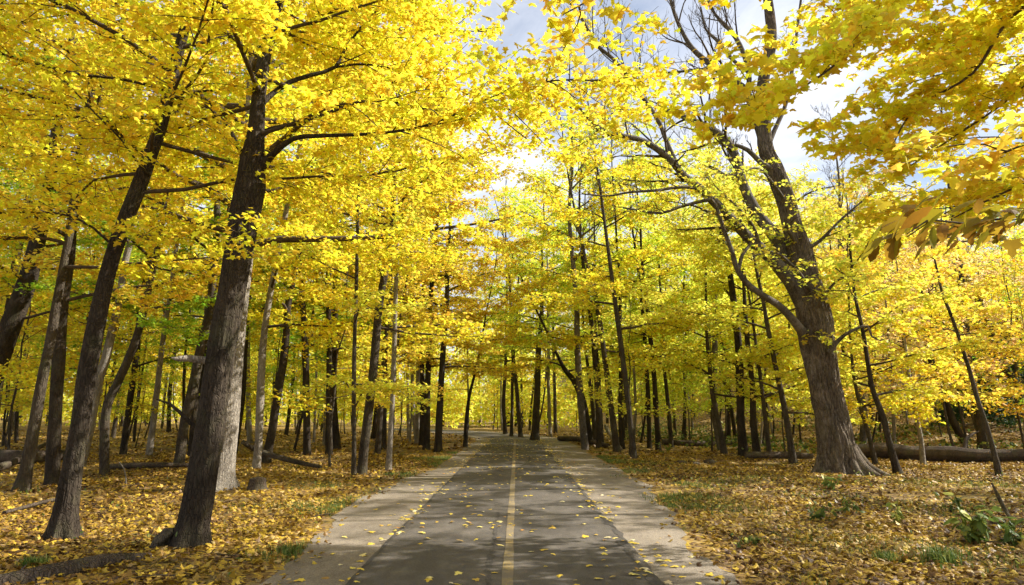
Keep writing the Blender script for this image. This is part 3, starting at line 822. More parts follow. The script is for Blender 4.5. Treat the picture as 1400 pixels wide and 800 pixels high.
def bough(root, base, rg, wood, lf, pts, r, lod, size, dens, nb, sl, t0=0.2, name='limb', step=0.16, mat='twig', keep=1.0):
    q, qr = resample(np.array(pts), np.array(r), 0.15)
    m = MB(); tubes(m, q[None], qr[None], 8); o = m.build(name, M[mat], root, base); o.location = (0, 0, 0)
    seg = np.linalg.norm(np.diff(q, axis=0), axis=1).sum()
    for i in range(nb):
        t = t0 + (1 - t0) * (i + rg.random()) / nb
        p0 = at_t(q, t); dd = at_t(q, min(1, t + .05)) - at_t(q, max(0, t - .05)); az = math.atan2(dd[1], dd[0]) + (1 if i % 2 else -1) * rg.uniform(0.5, 1.0)
        ll = sl * rg.uniform(0.6, 1.2)
        bp, _ = grow_path(p0, az, rg.normal(0.0, 0.15), ll, rg, 6, 0.4, 0.15)
        tubes(wood, bp[None], (0.007 * np.linspace(1, 0.3, 7))[None], 4)
        leafy(bp, 0.01, rg, wood, lf, ll, dens, lod, size, 0.05, step, .38, .07, True, keep)
    leafy(q, 0.01, rg, wood, lf, min(seg, 2.5), dens, lod, size, t0, step, .38, .07, True, keep)


def low_bough(*specs):
    def f(root, base, rg, wood, lf, rp, rr, Y):
        for pts, nb, sl_, dens in specs:
            q = [P(a, b, Y + c) for a, b, c in pts]
            bough(root, base, rg, wood, lf, q, list(np.linspace(.022, .005, len(q))), 0, .10, dens, nb, sl_, 0.15)
    return f


# ---- trees read off the photograph: (points base->top, H, bark, hue, z0, n, L, label, short, opts)
TR = [
    ([(-70, 640, 40), (-30, 560, 36), (0, 482, 34), (20, 430, 30), (34, 395, 28), (48, 345, 24), (58, 300, 22)], 16.0, 'bark_dark', 'gold', 4.0, 18, 3.4, 'thick dark trunk crossing the left edge of the picture, leaning right', 'the left-edge leaning trunk', {'extra': low_bough(([(-20, 500, -2), (10, 505, -2.3), (40, 520, -2.6), (66, 540, -2.8)], 7, .8, 26))}),
    ([(28, 672, 26), (36, 640, 19), (46, 588, 17), (58, 520, 16), (70, 460, 15), (80, 400, 13)], 15.0, 'bark_mid', 'gold', 4.0, 14, 3.0, 'grey trunk near the left edge, behind and left of the slender dark maple', None, {}),
    ([(72, 664, 24), (72, 640, 21), (75, 575, 19), (80, 500, 19), (84, 420, 20), (94, 350, 18), (98, 310, 16)], 16.0, 'bark_dark', 'amber', 4.0, 15, 3.0, 'dark upright trunk just left of the slender dark maple, lit pale at its foot', 'the pale-footed trunk', {}),
    ([(108, 640, 16), (120, 600, 13), (134, 525, 14), (145, 490, 14), (155, 445, 12), (163, 410, 11), (172, 355, 10), (192, 280, 8)], 15.0, 'bark_pale', 'gold', 5.0, 12, 2.6, 'pale grey trunk leaning right, just right of the slender dark maple', 'the pale leaning trunk', {}),
    ([(143, 650, 14), (145, 565, 14), (160, 525, 13), (176, 490, 13), (190, 450, 12), (202, 400, 11), (216, 335, 9)], 15.0, 'bark_mid', 'green', 4.0, 14, 2.8, 'slim dark trunk with a bend, mid left, green-yellow leaves', None, {'extra': low_bough(([(190, 450, 0), (215, 440, -.5), (240, 450, -.9), (262, 465, -1)], 6, .9, 24))}),
    ([(168, 622, 10), (176, 560, 10), (186, 490, 9), (192, 420, 8), (205, 350, 7)], 14.0, 'bark_dark', 'green', 3.5, 12, 2.6, 'slim dark tree with the greenest leaves in the left wood', None, {}),
    ([(244, 637, 16), (252, 580, 15), (262, 540, 16), (276, 470, 15), (288, 420, 14), (292, 370, 12)], 17.0, 'bark_mid', 'amber', 5.0, 14, 3.0, 'brown trunk close behind the big forked maple, on its left', None, {}),
    ([(262, 625, 12), (266, 560, 11), (270, 500, 11), (285, 430, 9), (300, 360, 8)], 15.0, 'bark_dark', 'green', 4.0, 12, 2.6, 'dark thin trunk glimpsed left of the big forked maple, green leaves', None, {}),
    ([(350, 643, 14), (354, 600, 12), (356, 540, 13), (360, 470, 11), (368, 410, 10), (380, 350, 9)], 16.0, 'bark_pale', 'gold', 3.6, 15, 2.8, 'mottled pale trunk standing over the dark stump, right of the forked maple', 'the mottled trunk by the stump', {}),
    ([(362, 634, 16), (372, 590, 13), (378, 550, 13), (388, 490, 13), (392, 450, 11), (394, 415, 10), (400, 390, 8), (408, 350, 6)], 12.0, 'bark_dark', 'lemon', 3.6, 13, 2.6, 'curved dark tree with a fork, behind the fallen log', 'the curved dark tree', {}),
    ([(420, 622, 13), (419, 560, 11), (418, 500, 11), (414, 420, 9), (412, 360, 8)], 17.0, 'bark_dark', 'amber', 4.1, 14, 2.8, 'straight dark trunk, first one right of the fallen log', None, {}),
    ([(450, 622, 11), (450, 560, 10), (450, 480, 9), (449, 400, 8)], 17.0, 'bark_dark', 'gold', 3.6, 14, 2.8, 'straight dark trunk, second one right of the fallen log', None, {}),
    ([(484, 650, 8), (484, 600, 7), (484, 500, 7), (487, 400, 6), (489, 300, 5), (491, 250, 4)], 13.0, 'bark_mid', 'lemon', 2.2, 16, 1.7, 'thin straight sapling just left of the brown trunk near the path', None, {'lod': 0, 'size': .11, 'extra': low_bough(([(484, 560, 0), (500, 530, -.3), (520, 520, -.6), (548, 535, -.9), (565, 552, -1.0)], 7, .8, 26), ([(484, 540, 0), (470, 520, -.4), (455, 515, -.8), (440, 530, -1)], 5, .6, 24))}),
    ([(494, 648, 17), (498, 610, 15), (505, 555, 15), (512, 490, 14), (518, 420, 13), (526, 375, 11), (535, 335, 10), (538, 265, 8)], 15.0, 'bark_mid', 'gold', 3.9, 18, 2.7, 'brown trunk on the left verge near the path, beside the pale slim one', 'the brown verge trunk', {}),
    ([(531, 643, 10), (534, 590, 8), (537, 540, 8), (539, 470, 8), (541, 400, 7)], 14.0, 'bark_pale', 'gold', 3.9, 14, 2.2, 'slim pale trunk on the left verge, closest to the path on that side', 'the slim pale trunk', {}),
    ([(583, 615, 12), (584, 560, 10), (586, 480, 9), (588, 420, 8)], 17.0, 'bark_dark', 'amber', 3.6, 18, 2.7, 'dark trunk with orange-gold leaves, left of its twin near the path', None, {}),
    ([(599, 618, 13), (601, 560, 11), (606, 480, 9), (611, 410, 8), (612, 350, 6)], 16.0, 'bark_dark', 'amber', 3.3, 20, 2.7, 'dark trunk with orange-gold leaves, last big one left of the path', 'the orange-gold pathside tree', {}),
    ([(571, 607, 10), (572, 540, 9), (573, 460, 8)], 17.0, 'bark_pale', 'gold', 4.1, 14, 2.8, 'pale greyish trunk partly behind the twin dark orange-gold trees', None, {}),
    ([(636, 611, 8), (638, 575, 7), (642, 540, 5), (652, 500, 4)], 11.0, 'bark_dark', 'amber', 3.1, 16, 2.4, 'small leaning dark tree at the left edge of the path bend', None, {}),
    ([(699, 597, 6), (700, 560, 5), (701, 500, 5), (706, 440, 4)], 16.0, 'bark_mid', 'gold', 3.8, 14, 3.0, 'thin trunk in the middle, beyond the bend of the path', None, {}),
    ([(712, 598, 8), (708, 550, 7), (702, 490, 6), (698, 440, 5)], 17.0, 'bark_mid', 'lime', 4.3, 14, 3.0, 'dark forked trunk standing at the outer side of the bend', None, {}),
    ([(731, 602, 14), (733, 570, 12), (735, 520, 10), (737, 470, 8)], 16.0, 'bark_mid', 'lime', 4.3, 16, 3.0, 'broad short-looking trunk beside the path where it bends left', 'the broad trunk at the bend', {}),
    ([(807, 608, 13), (801, 570, 12), (794, 540, 11), (783, 518, 9), (774, 508, 8), (764, 490, 5)], 12.5, 'bark_dark', 'gold', 3.3, 15, 2.4, 'dark trunk arching left towards the path', 'the dark arching tree', {}),
    ([(819, 613, 9), (818, 560, 9), (814, 500, 8), (808, 440, 7), (800, 380, 6), (795, 340, 5)], 16.5, 'bark_mid', 'lime', 3.9, 15, 2.5, 'slim brown tree right behind the arching dark one', None, {}),
    ([(844, 618, 11), (836, 560, 10), (828, 500, 9), (820, 440, 8), (812, 400, 7), (802, 360, 5)], 16.5, 'bark_mid', 'gold', 4.0, 16, 2.6, 'brown tree leaning left, right of the arching one', None, {}),
    ([(867, 627, 11), (861, 570, 9), (854, 510, 9), (846, 450, 8), (838, 390, 7), (826, 300, 5)], 16.5, 'bark_mid', 'gold', 4.1, 16, 2.6, 'slim tree nearest the right gravel edge, leaning left', 'the right gravel-edge tree', {}),
    ([(888, 613, 7), (886, 540, 7), (882, 470, 6), (876, 400, 5), (870, 350, 4)], 16.5, 'bark_dark', 'lime', 3.5, 14, 2.4, 'thin dark upright trunk, left one of a pair on the right side', None, {}),
    ([(900, 616, 9), (897, 560, 8), (893, 500, 8), (886, 430, 7), (880, 380, 5)], 16.5, 'bark_dark', 'gold', 3.5, 14, 2.4, 'thin dark upright trunk, right one of a pair on the right side', None, {}),
    ([(918, 612, 7), (914, 560, 7), (908, 500, 5)], 15.5, 'bark_mid', 'lime', 3.5, 14, 2.3, 'short-looking brown trunk between the dark pair and the mossy rocks', None, {}),
    ([(991, 621, 11), (983, 580, 8), (976, 550, 8), (970, 500, 7), (966, 450, 5)], 11.0, 'bark_mid', 'lemon', 1.9, 14, 2.4, 'grey leaning trunk left of the thick dark straight one', None, {}),
    ([(1017, 625, 16), (1013, 580, 13), (1012, 540, 13), (1010, 480, 12), (1004, 420, 11), (997, 370, 9)], 12.0, 'bark_dark', 'lemon', 2.3, 16, 2.7, 'thick dark straight trunk left of the huge old oak', 'the thick dark straight trunk', {}),
    ([(1036, 627, 13), (1030, 580, 11), (1029, 530, 9), (1022, 470, 8)], 11.0, 'bark_dark', 'lemon', 2.1, 14, 2.5, 'dark trunk touching the thick straight one on its right', None, {}),
    ([(1053, 628, 8), (1046, 570, 7), (1040, 520, 6)], 10.0, 'bark_mid', 'lemon', 1.7, 13, 2.3, 'thin greenish trunk, leftmost of the two next to the oak', None, {}),
    ([(1085, 634, 12), (1078, 590, 10), (1071, 550, 9), (1060, 500, 8), (1050, 450, 7), (1043, 410, 6)], 10.5, 'bark_mid', 'lemon', 1.7, 16, 2.4, 'grey trunk directly left of the huge old oak', None, {}),
    ([(1198, 636, 8), (1188, 595, 7), (1180, 570, 6), (1168, 520, 5)], 8.5, 'bark_mid', 'gold', 1.7, 15, 2.2, 'thin pale sapling between the oak and the dark leaning sapling', None, {'extra': low_bough(([(1180, 570, 0), (1160, 550, -.5), (1140, 545, -.9)], 4, .7, 24), ([(1176, 560, 0), (1205, 545, -.5), (1240, 560, -.9), (1262, 575, -1)], 6, .8, 24))}),
    ([(1229, 648, 13), (1217, 610, 10), (1207, 570, 9), (1194, 535, 8), (1187, 500, 7), (1181, 460, 6), (1168, 400, 5), (1163, 350, 4)], 8.0, 'bark_dark', 'lemon', 1.9, 16, 2.0, 'dark leaning sapling right of the huge old oak', 'the dark leaning sapling', {'lod': 0}),
    ([(1262, 636, 8), (1259, 600, 7), (1252, 565, 6), (1244, 520, 5)], 8.5, 'bark_pale', 'amber', 1.7, 15, 2.2, 'pale thin trunk in front of the fallen trunk, right of the leaning sapling', None, {}),
    ([(1367, 650, 10), (1358, 615, 8), (1348, 580, 7), (1336, 545, 7), (1325, 505, 6), (1312, 465, 5), (1300, 430, 5), (1288, 400, 4), (1278, 355, 3)], 6.2, 'bark_mid', 'amber', 3.2, 7, 1.2, 'thin crooked bare-stemmed sapling near the right edge', 'the crooked sapling', {}),
    ([(1430, 600, 18), (1400, 550, 15), (1384, 520, 14), (1370, 495, 13), (1350, 440, 11), (1332, 400, 9), (1312, 365, 7)], 9.5, 'bark_mid', 'gold', 3.4, 12, 2.2, 'brown trunk leaning left from the right edge of the picture', None, {}),
    ([(1320, 606, 10), (1305, 580, 11), (1292, 548, 10), (1278, 515, 9), (1268, 470, 7)], 9.5, 'bark_dark', 'amber', 1.7, 14, 2.4, 'dark trunk leaning left behind the fallen trunk on the right', None, {}),
]
for i, (pts, H, bark, hue, z0, n, L, label, short, op) in enumerate(TR):
    o = dict(lod=1, size=0.125, dens=25)
    o.update(op)
    g = G(*pts[0][:2])
    if g[1] > 26: o.update(size=0.14, dens=25, lod=1, twigs=True)
    make_tree('tree', label, pts, H, bark, hue, z0, n, L, seed=40 + i, short=short, group='woodland trees', sides=12, flare=0.35, amp=0.05, fh=0.18, **o)

# ---- trees outside the frame: some reach boughs in, others are added to cast shade
def shade_tree(label, x, y, s, k, hue):
    SHADE.append((label, x, y, s, k, hue))


SHADE = []


def over_right(root, base, rg, wood, lf, rp, rr, Y):
    T = lambda z: rp[int(np.argmin(np.abs(rp[:, 2] - z)))]
    # top right boughs
    bough(root, base, rg, wood, lf, [T(5.4), P(1560, -20, 6.6), P(1400, 10, 7.0), P(1330, 100, 7.2), P(1250, 150, 7.4), P(1210, 220, 7.5)], [.06, .04, .02, .015, .012, .006], 0, 0.115, 30, 12, 1.3, 0.25)
    bough(root, base, rg, wood, lf, [T(6.2), P(1500, -160, 6.6), P(1330, -60, 6.8), P(1200, 30, 6.8), P(1140, 90, 6.6), P(1050, 150, 6.4), P(1020, 175, 6.3)], [.06, .04, .025, .018, .012, .009, .005], 0, 0.11, 32, 12, 1.2, 0.3)
    bough(root, base, rg, wood, lf, [T(4.6), P(1560, 200, 6.2), P(1460, 230, 6.4), P(1380, 260, 6.6), P(1300, 300, 6.7)], [.05, .03, .02, .012, .006], 0, 0.105, 28, 7, 1.0, 0.3)
    bough(root, base, rg, wood, lf, [T(6.0), P(1520, 60, 7.6), P(1440, 90, 8.0), P(1360, 150, 8.4), P(1300, 190, 8.6), P(1240, 230, 8.8)], [.05, .03, .02, .015, .012, .006], 0, 0.105, 32, 12, 1.3, 0.2)
    bough(root, base, rg, wood, lf, [T(5.8), P(1540, -60, 7.6), P(1450, 0, 8.4), P(1380, 40, 9.0), P(1320, 90, 9.6)], [.05, .03, .02, .012, .006], 0, 0.105, 32, 11, 1.4, 0.2)
    bough(root, base, rg, wood, lf, [T(4.9), P(1500, 180, 7.6), P(1430, 240, 8.2), P(1360, 270, 8.8), P(1290, 270, 9.2), P(1240, 300, 9.6)], [.05, .03, .02, .015, .01, .006], 0, 0.105, 30, 10, 1.2, 0.2)
    bough(root, base, rg, wood, lf, [T(7.4), P(1420, -160, 8.8), P(1300, -70, 9.4), P(1200, 0, 9.8), P(1120, 40, 10)], [.05, .03, .02, .012, .006], 0, 0.105, 30, 10, 1.3, 0.3)
    bough(root, base, rg, wood, lf, [T(6.8), P(1480, -60, 8.8), P(1360, 40, 9.2), P(1240, 60, 9.4), P(1180, 40, 9.5)], [.05, .03, .02, .012, .006], 0, 0.11, 28, 10, 1.4, 0.3)


def near_right(root, base, rg, wood, lf, rp, rr, Y):
    T = lambda z: rp[int(np.argmin(np.abs(rp[:, 2] - z)))]
    # the close, shaded sprig at the right with long leaves
    q = np.array([T(3.0), P(1560, 270, 2.9), P(1400, 295, 2.9), P(1320, 306, 2.85), P(1270, 300, 2.8), P(1240, 320, 2.75)])
    m = MB(); tubes(m, q[None], np.array([[.02, .012, .006, .005, .004, .002]]), 7); o = m.build('limb', M['twig'], root, base); o.location = (0, 0, 0)
    sp = MB()
    for (px, py, Yd, sz, az, n) in [(1300, 300, 2.8, .105, math.pi * 1.02, 14), (1262, 305, 2.75, .12, math.pi * 0.95, 12), (1240, 318, 2.7, .115, math.pi, 8), (1330, 312, 2.8, .085, math.pi, 18), (1355, 298, 2.85, .085, math.pi, 16), (1245, 285, 3.0, .08, math.pi * .9, 10), (1390, 290, 2.85, .085, math.pi, 14)]:
        c = P(px, py, Yd)
        pos = c + rg.normal(0, 1, (n, 3)) * np.array([.07, .12, .025])
        yaw = az - math.pi / 2 + rg.normal(0, .5, n)
        leaves(sp, pos, sz, 'long' if sz > .10 else 0, rg, tilt=.35, droop=.55, yaw=yaw)
    tubes(sp, (q + np.array([0, 0, -.012]))[None, 2:], np.full((1, len(q) - 2), .003), 5)
    o = sp.build('shade_tinted_sprig', M['leaf'], root, base); o.location = (0, 0, 0); o.color = (0.30, 0.21, 0.018, 1)  # shade on this sprig is put into its darker leaf colour
    bough(root, base, rg, wood, lf, [T(3.2), P(1620, 120, 3.6), P(1500, 170, 3.8), P(1420, 190, 3.9), P(1360, 215, 4.0)], [.03, .02, .012, .009, .004], 0, 0.10, 24, 4, .6, 0.35)
    # bough above the path: the big leaves at the top
    bough(root, base, rg, wood, lf, [T(4.6), P(1150, -420, 3.9), P(1000, -230, 4.1), P(900, -80, 4.4), P(820, -10, 4.7), P(770, 20, 4.9)], [.05, .035, .022, .013, .008, .004], 0, 0.10, 26, 7, .8, 0.55)
    bough(root, base, rg, wood, lf, [T(4.9), P(1300, -320, 4.4), P(1150, -160, 4.8), P(1060, -60, 5.1), P(1010, 0, 5.3)], [.04, .03, .02, .01, .005], 0, 0.10, 20, 4, .6, 0.6)


gR = lambda x, y: np.array([x, y, gh(x, y)])


def off_tree(label, x, y, H, bark, hue, z0, n, L, seed, extra=None, w=.32, **kw):
    px, py = proj(gR(x, y) if y > 1.5 else np.array([x, 1.5, 0]))
    rgx = np.random.default_rng(seed)
    name = 'maple_tree'
    base = gR(x, y); root = empty(name, base); tag(root, label, 'tree', 'woodland trees')
    k = 9; z = np.linspace(-.12, H, k); wob = rgx.normal(0, .12, (k, 2)).cumsum(0) * .6; wob[0] = 0
    tp = np.column_stack([x + wob[:, 0], y + wob[:, 1], z + base[2]]); tr = w / 2 * np.linspace(1, .12, k)
    rp, rr = resample(tp, tr, .2)
    m = MB(); tubes(m, rp[None], rr[None], 16, 0, bark_mod(seed, .06, .5, base[2], 6, .2)); o = m.build('trunk', M[bark], root, base); o.location = (0, 0, 0)
    wood, lf = MB(), MB()
    crown_on(rp, rr, rgx, wood, lf, z0, H - .3, n, L, lod=kw.get('lod', 1), size=kw.get('size', .11), dens=kw.get('dens', 24), step=kw.get('step', .22), azc=kw.get('azc'), azw=kw.get('azw', 3.2), keep=kw.get('keep', 1.0))
    if extra: extra(root, base, rgx, wood, lf, rp, rr, y)
    off = wood.n; cb = MB(); cb.v = wood.v + lf.v; cb.t = wood.t + lf.t; cb.sm = wood.sm + lf.sm
    cb.f = wood.f + [f + off for f in lf.f]; cb.mi = [1] * len(wood.f) + [0] * len(lf.f); cb.n = wood.n + lf.n
    co = cb.build('crown', [M['leaf'], M['twig']], root, base); co.location = (0, 0, 0); h = HUE[hue]; co.color = (*h, 1)
    return root


off_tree('yellow maple whose boughs fill the top right corner', 8.9, 7.2, 11, 'bark_mid', 'gold', 5.6, 12, 2.6, 301, over_right, size=.11, lod=0)
off_tree('maple close on the right with shaded sprigs hanging in from the edge', 5.2, 2.2, 8, 'bark_dark', 'amber', 4.6, 5, 1.6, 302, near_right, size=.11, lod=0, azc=0.0, azw=1.6)
off_tree('maple out of the frame on the right, shading the right verge', 14.5, 9.5, 11, 'bark_mid', 'gold', 4.5, 12, 3.0, 303, keep=.6, dens=20)  # added out of view for shade, thinned crown leaves sun gaps
off_tree('maple out of the frame on the left', -9.8, 7.0, 13, 'bark_dark', 'gold', 4.2, 18, 3.4, 304, lod=1)
off_tree('tall maple out of the frame on the right, further back', 19.5, 14.0, 13, 'bark_mid', 'lemon', 4.0, 15, 3.2, 305)  # unseen, added for the shadow it throws into view
off_tree('maple behind the viewpoint on the right', 10.5, 0.5, 11, 'bark_mid', 'gold', 4.0, 12, 3.0, 306, keep=.62)  # unseen, added for dapples, crown thinned to let sun through

off_tree('very tall maple just out of the frame on the right, level with the oak', 17.5, 17.5, 19, 'bark_mid', 'gold', 9.5, 17, 3.4, 311, keep=.75, dens=20, w=.4)  # this and the next three are added casters that streak the path with shadow
off_tree('tall maple just out of the frame on the right, before the oak', 15.5, 13.5, 16, 'bark_mid', 'gold', 8.0, 15, 3.0, 314, keep=.7, dens=20, w=.35)
off_tree('very tall maple out of the frame behind the oak on the right', 19.5, 23.5, 19, 'bark_mid', 'gold', 10.5, 15, 3.4, 312, keep=.7, dens=20, w=.4)
off_tree('very tall maple rising over the right slope, crown only high up', 21.0, 31.0, 17.5, 'bark_mid', 'gold', 9.0, 15, 3.4, 313, keep=.55, dens=20, w=.4)
shade_tree('yellow maple out of the frame, second to the right', 18.5, 8.5, .85, 1, 'gold')  # this and the next two stand unseen, added to deepen the shade
shade_tree('yellow maple out of the frame at far right beside the fallen log', 23.5, 15.5, .75, 3, 'gold')
shade_tree('yellow maple behind the viewpoint beside the right verge', 7.8, -3.0, .75, 1, 'gold')
for j_, (x_, y_, k_, s_, h_, t_) in enumerate([(-5.3, 27.5, 1, 1.02, 'amber', 'tall gold tree on the left verge arching over the path'), (-4.6, 35.5, 0, 1.15, 'amber', 'tall dark-trunked tree, left side, where the path narrows from view'),
        (5.0, 31.5, 0, .95, 'gold', 'tall golden tree overhanging the path from the right verge'), (4.6, 38.5, 1, 1.0, 'lime', 'tall lime yellow tree, right side of the path before the bend'),
        (2.6, 47.0, 3, 1.2, 'gold', 'tall pale-trunked tree at the outside of the bend'), (-0.5, 54.0, 0, 1.3, 'amber', 'tall amber tree straight beyond the bend, dead ahead'),
        (3.5, 56.0, 1, 1.3, 'lime', 'tall lime tree beyond the bend, right of the amber one'), (-9.0, 45.0, 0, 1.25, 'amber', 'tall amber tree on the inner side of the bend'), (7.2, 45.0, 1, 1.0, 'lemon', 'tall lemon tree deep in the right wood near the path')]):
    shade_tree(t_, x_, y_, s_, k_, h_)
shade_tree('yellow maple out of the frame on the right, furthest back', 27.0, 22.0, .75, 0, 'gold')  # another unseen copy, added for more shade

# ------------------------------------------------------------------ bare trees against the sky
def bare_tree(label, px, py_top, Y, H, seed, nl=9, L=4.0):
    rgx = np.random.default_rng(seed); b = P(px, 600, Y); b = gR(b[0], Y)
    root = empty('bare_tree', b); tag(root, label, 'tree', 'bare trees')
    k = 10; wob = rgx.normal(0, .25, (k, 2)).cumsum(0) * .5; wob[0] = 0
    tp = np.column_stack([b[0] + wob[:, 0], b[1] + wob[:, 1], np.linspace(-.1, H, k) + b[2]]); tr = .17 * np.linspace(1, .1, k)
    rp, rr = resample(tp, tr, .4)
    m = MB(); tubes(m, rp[None], rr[None], 10); o = m.build('trunk', M['limb'], root, b); o.location = (0, 0, 0)
    wood = MB()
    for i in range(nl):
        t = .4 + .58 * (i + rgx.random()) / nl; p0 = at_t(rp, t); ll = L * (1.3 - t) * rgx.uniform(.7, 1.2)
        q, _ = grow_path(p0, rgx.uniform(0, 6.28), rgx.uniform(.6, 1.1), ll, rgx, 7, .1, .16)
        r0 = .17 * (1.1 - t) * .55; qr = r0 * np.linspace(1, .2, 8)
        tubes(wood, q[None], qr[None], 5); bare_twigs(q, qr, rgx, wood, 9, .15, ll * .5, 2, .5)
    o = wood.build('crown', M['limb'], root, b); o.location = (0, 0, 0)
    return root


bare_tree('bare tall tree with fine twigs against the sky right of the huge oak', 1178, 80, 31, 16, 61)
bare_tree('bare tree with fine twigs in the sky gap above the path', 800, 0, 31, 19.5, 62, 11, 5)
bare_tree('bare twiggy tree against the sky between the oak limbs', 985, 60, 30, 18, 63, 10, 4.5)
bare_tree('small bare tree on the right slope beside the dark conifer', 1345, 350, 33, 12, 64, 8, 3)

# ------------------------------------------------------------------ conifer on the slope
def conifer(px, py_base, Y, H, Rr, label, seed):
    rgx = np.random.default_rng(seed); b = P(px, py_base, Y); b = gR(b[0], Y)
    root = empty('conifer_tree', b); tag(root, label, 'conifer')
    m = MB(); tubes(m, np.array([[b + [0, 0, -.1], b + [0, 0, H * .5], b + [0, 0, H]]]), np.array([[.12, .07, .01]]), 8); o = m.build('trunk', M['bark_dark'], root, b); o.location = (0, 0, 0)
    lf = MB(); pos = []
    for i in range(150):
        fr = (i + rgx.random()) / 150; z = .6 + (H - .6) * fr; rr = Rr * (1 - fr) * rgx.uniform(.7, 1.1) + .1; az = i * 2.4
        t = rgx.random(70) ** .6; pos.append(b + np.stack([np.cos(az) * rr * t, np.sin(az) * rr * t, z - .25 * rr * t], 1) + rgx.normal(0, .09, (70, 3)))
    leaves(lf, np.vstack(pos), .16, 2, rgx, tilt=.8)
    o = lf.build('crown', M['pine'], root, b); o.location = (0, 0, 0)


conifer(1328, 480, 38, 7.5, 2.4, 'dark green conifer on the slope at the right', 71)
conifer(1375, 500, 41, 5.5, 2.2, 'smaller dark green conifer at the far right of the slope', 72)

# ------------------------------------------------------------------ background trees: prototypes, then copies
def proto_tree(seed, H, bark, hue, z0, n, L, lod, size, dens, w):
    rgx = np.random.default_rng(seed); root = empty('forest_tree', (0, 0, 0))
    k = 9; wob = rgx.normal(0, .16, (k, 2)).cumsum(0) * .6; wob[0] = 0
    tp = np.column_stack([wob[:, 0], wob[:, 1], np.linspace(-.25, H, k)]); tr = w / 2 * np.linspace(1, .15, k)
    rp, rr = resample(tp, tr, .5)
    m = MB(); tubes(m, rp[None], rr[None], 9, 0, bark_mod(seed, .05, .35, 0, 5, .2)); m.build('trunk', M[bark], root)
    wood, lf = MB(), MB()
    crown_on(rp, rr, rgx, wood, lf, z0, H - .2, n, L, dens=dens, lod=lod, size=size, step=.3, spread=.16, limb_r=.03)
    off = wood.n; cb = MB(); cb.v = wood.v + lf.v; cb.t = wood.t + lf.t; cb.sm = wood.sm + lf.sm
    cb.f = wood.f + [f + off for f in lf.f]; cb.mi = [1] * len(wood.f) + [0] * len(lf.f); cb.n = wood.n + lf.n
    cb.build('crown', [M['leaf'], M['twig']], root)
    return root


PR = [proto_tree(501, 16, 'bark_dark', 0, 4.0, 24, 3.0, 1, .155, 18, .26), proto_tree(502, 17, 'bark_mid', 0, 5.0, 24, 2.8, 1, .155, 18, .24),
      proto_tree(503, 14, 'bark_mid', 0, 3.0, 24, 2.7, 1, .15, 18, .18), proto_tree(504, 16, 'bark_pale', 0, 4.5, 22, 2.8, 1, .155, 18, .22),
      proto_tree(505, 11, 'bark_dark', 0, 2.2, 22, 2.3, 1, .145, 18, .13), proto_tree(506, 8, 'bark_mid', 0, 1.6, 18, 2.0, 1, .13, 22, .09)]
PR += [proto_tree(507, 15, 'bark_dark', 0, 7.5, 14, 2.0, 1, .15, 18, .12), proto_tree(508, 14, 'bark_pale', 0, 6.5, 14, 1.9, 1, .15, 18, .11)]
PH = [16, 17, 14, 16, 11, 8, 15, 14]; PB = ['dark', 'brown', 'brown', 'pale', 'dark', 'brown', 'dark', 'pale']
used = set()


def copy_tree(src, first):
    if first: return src
    r = src.copy(); COL.objects.link(r)
    for ch in list(src.children):
        c = ch.copy(); COL.objects.link(c); c.parent = r
    return r


rg = np.random.default_rng(99)
taken = [tuple(o.location[:2]) for o in COL.objects if o.type == 'EMPTY' and o.get('category') == 'tree'] + [(a[1], a[2]) for a in SHADE]
spots = []
tries = 0
while len(spots) < 285 and tries < 20000:
    tries += 1
    y = rg.uniform(19, 72); x = rg.uniform(-1, 1) * (y * .80 + 3)
    if abs(x - float(xc(y))) < 4.2 + (1.5 if y > 45 else 0): continue
    if y > 36 and abs(x - float(xc(y))) < 3.5: continue
    if x > 0 and y < 26: continue
    b = gR(x, y); px, py = proj(b)
    md = 1.6 if y < 45 else 2.3
    if any((x - a) ** 2 + (y - c) ** 2 < md * md for a, c in taken): continue
    taken.append((x, y)); spots.append((x, y, px))
spots.sort(key=lambda s: s[2])
PROTO_DF = 1


def top_px(px):
    return float(np.interp(px, [0, 560, 640, 760, 860, 950, 1100, 1180, 1250, 1400], [-90, -60, 110, 150, 195, 215, 190, 235, 240, 260]))


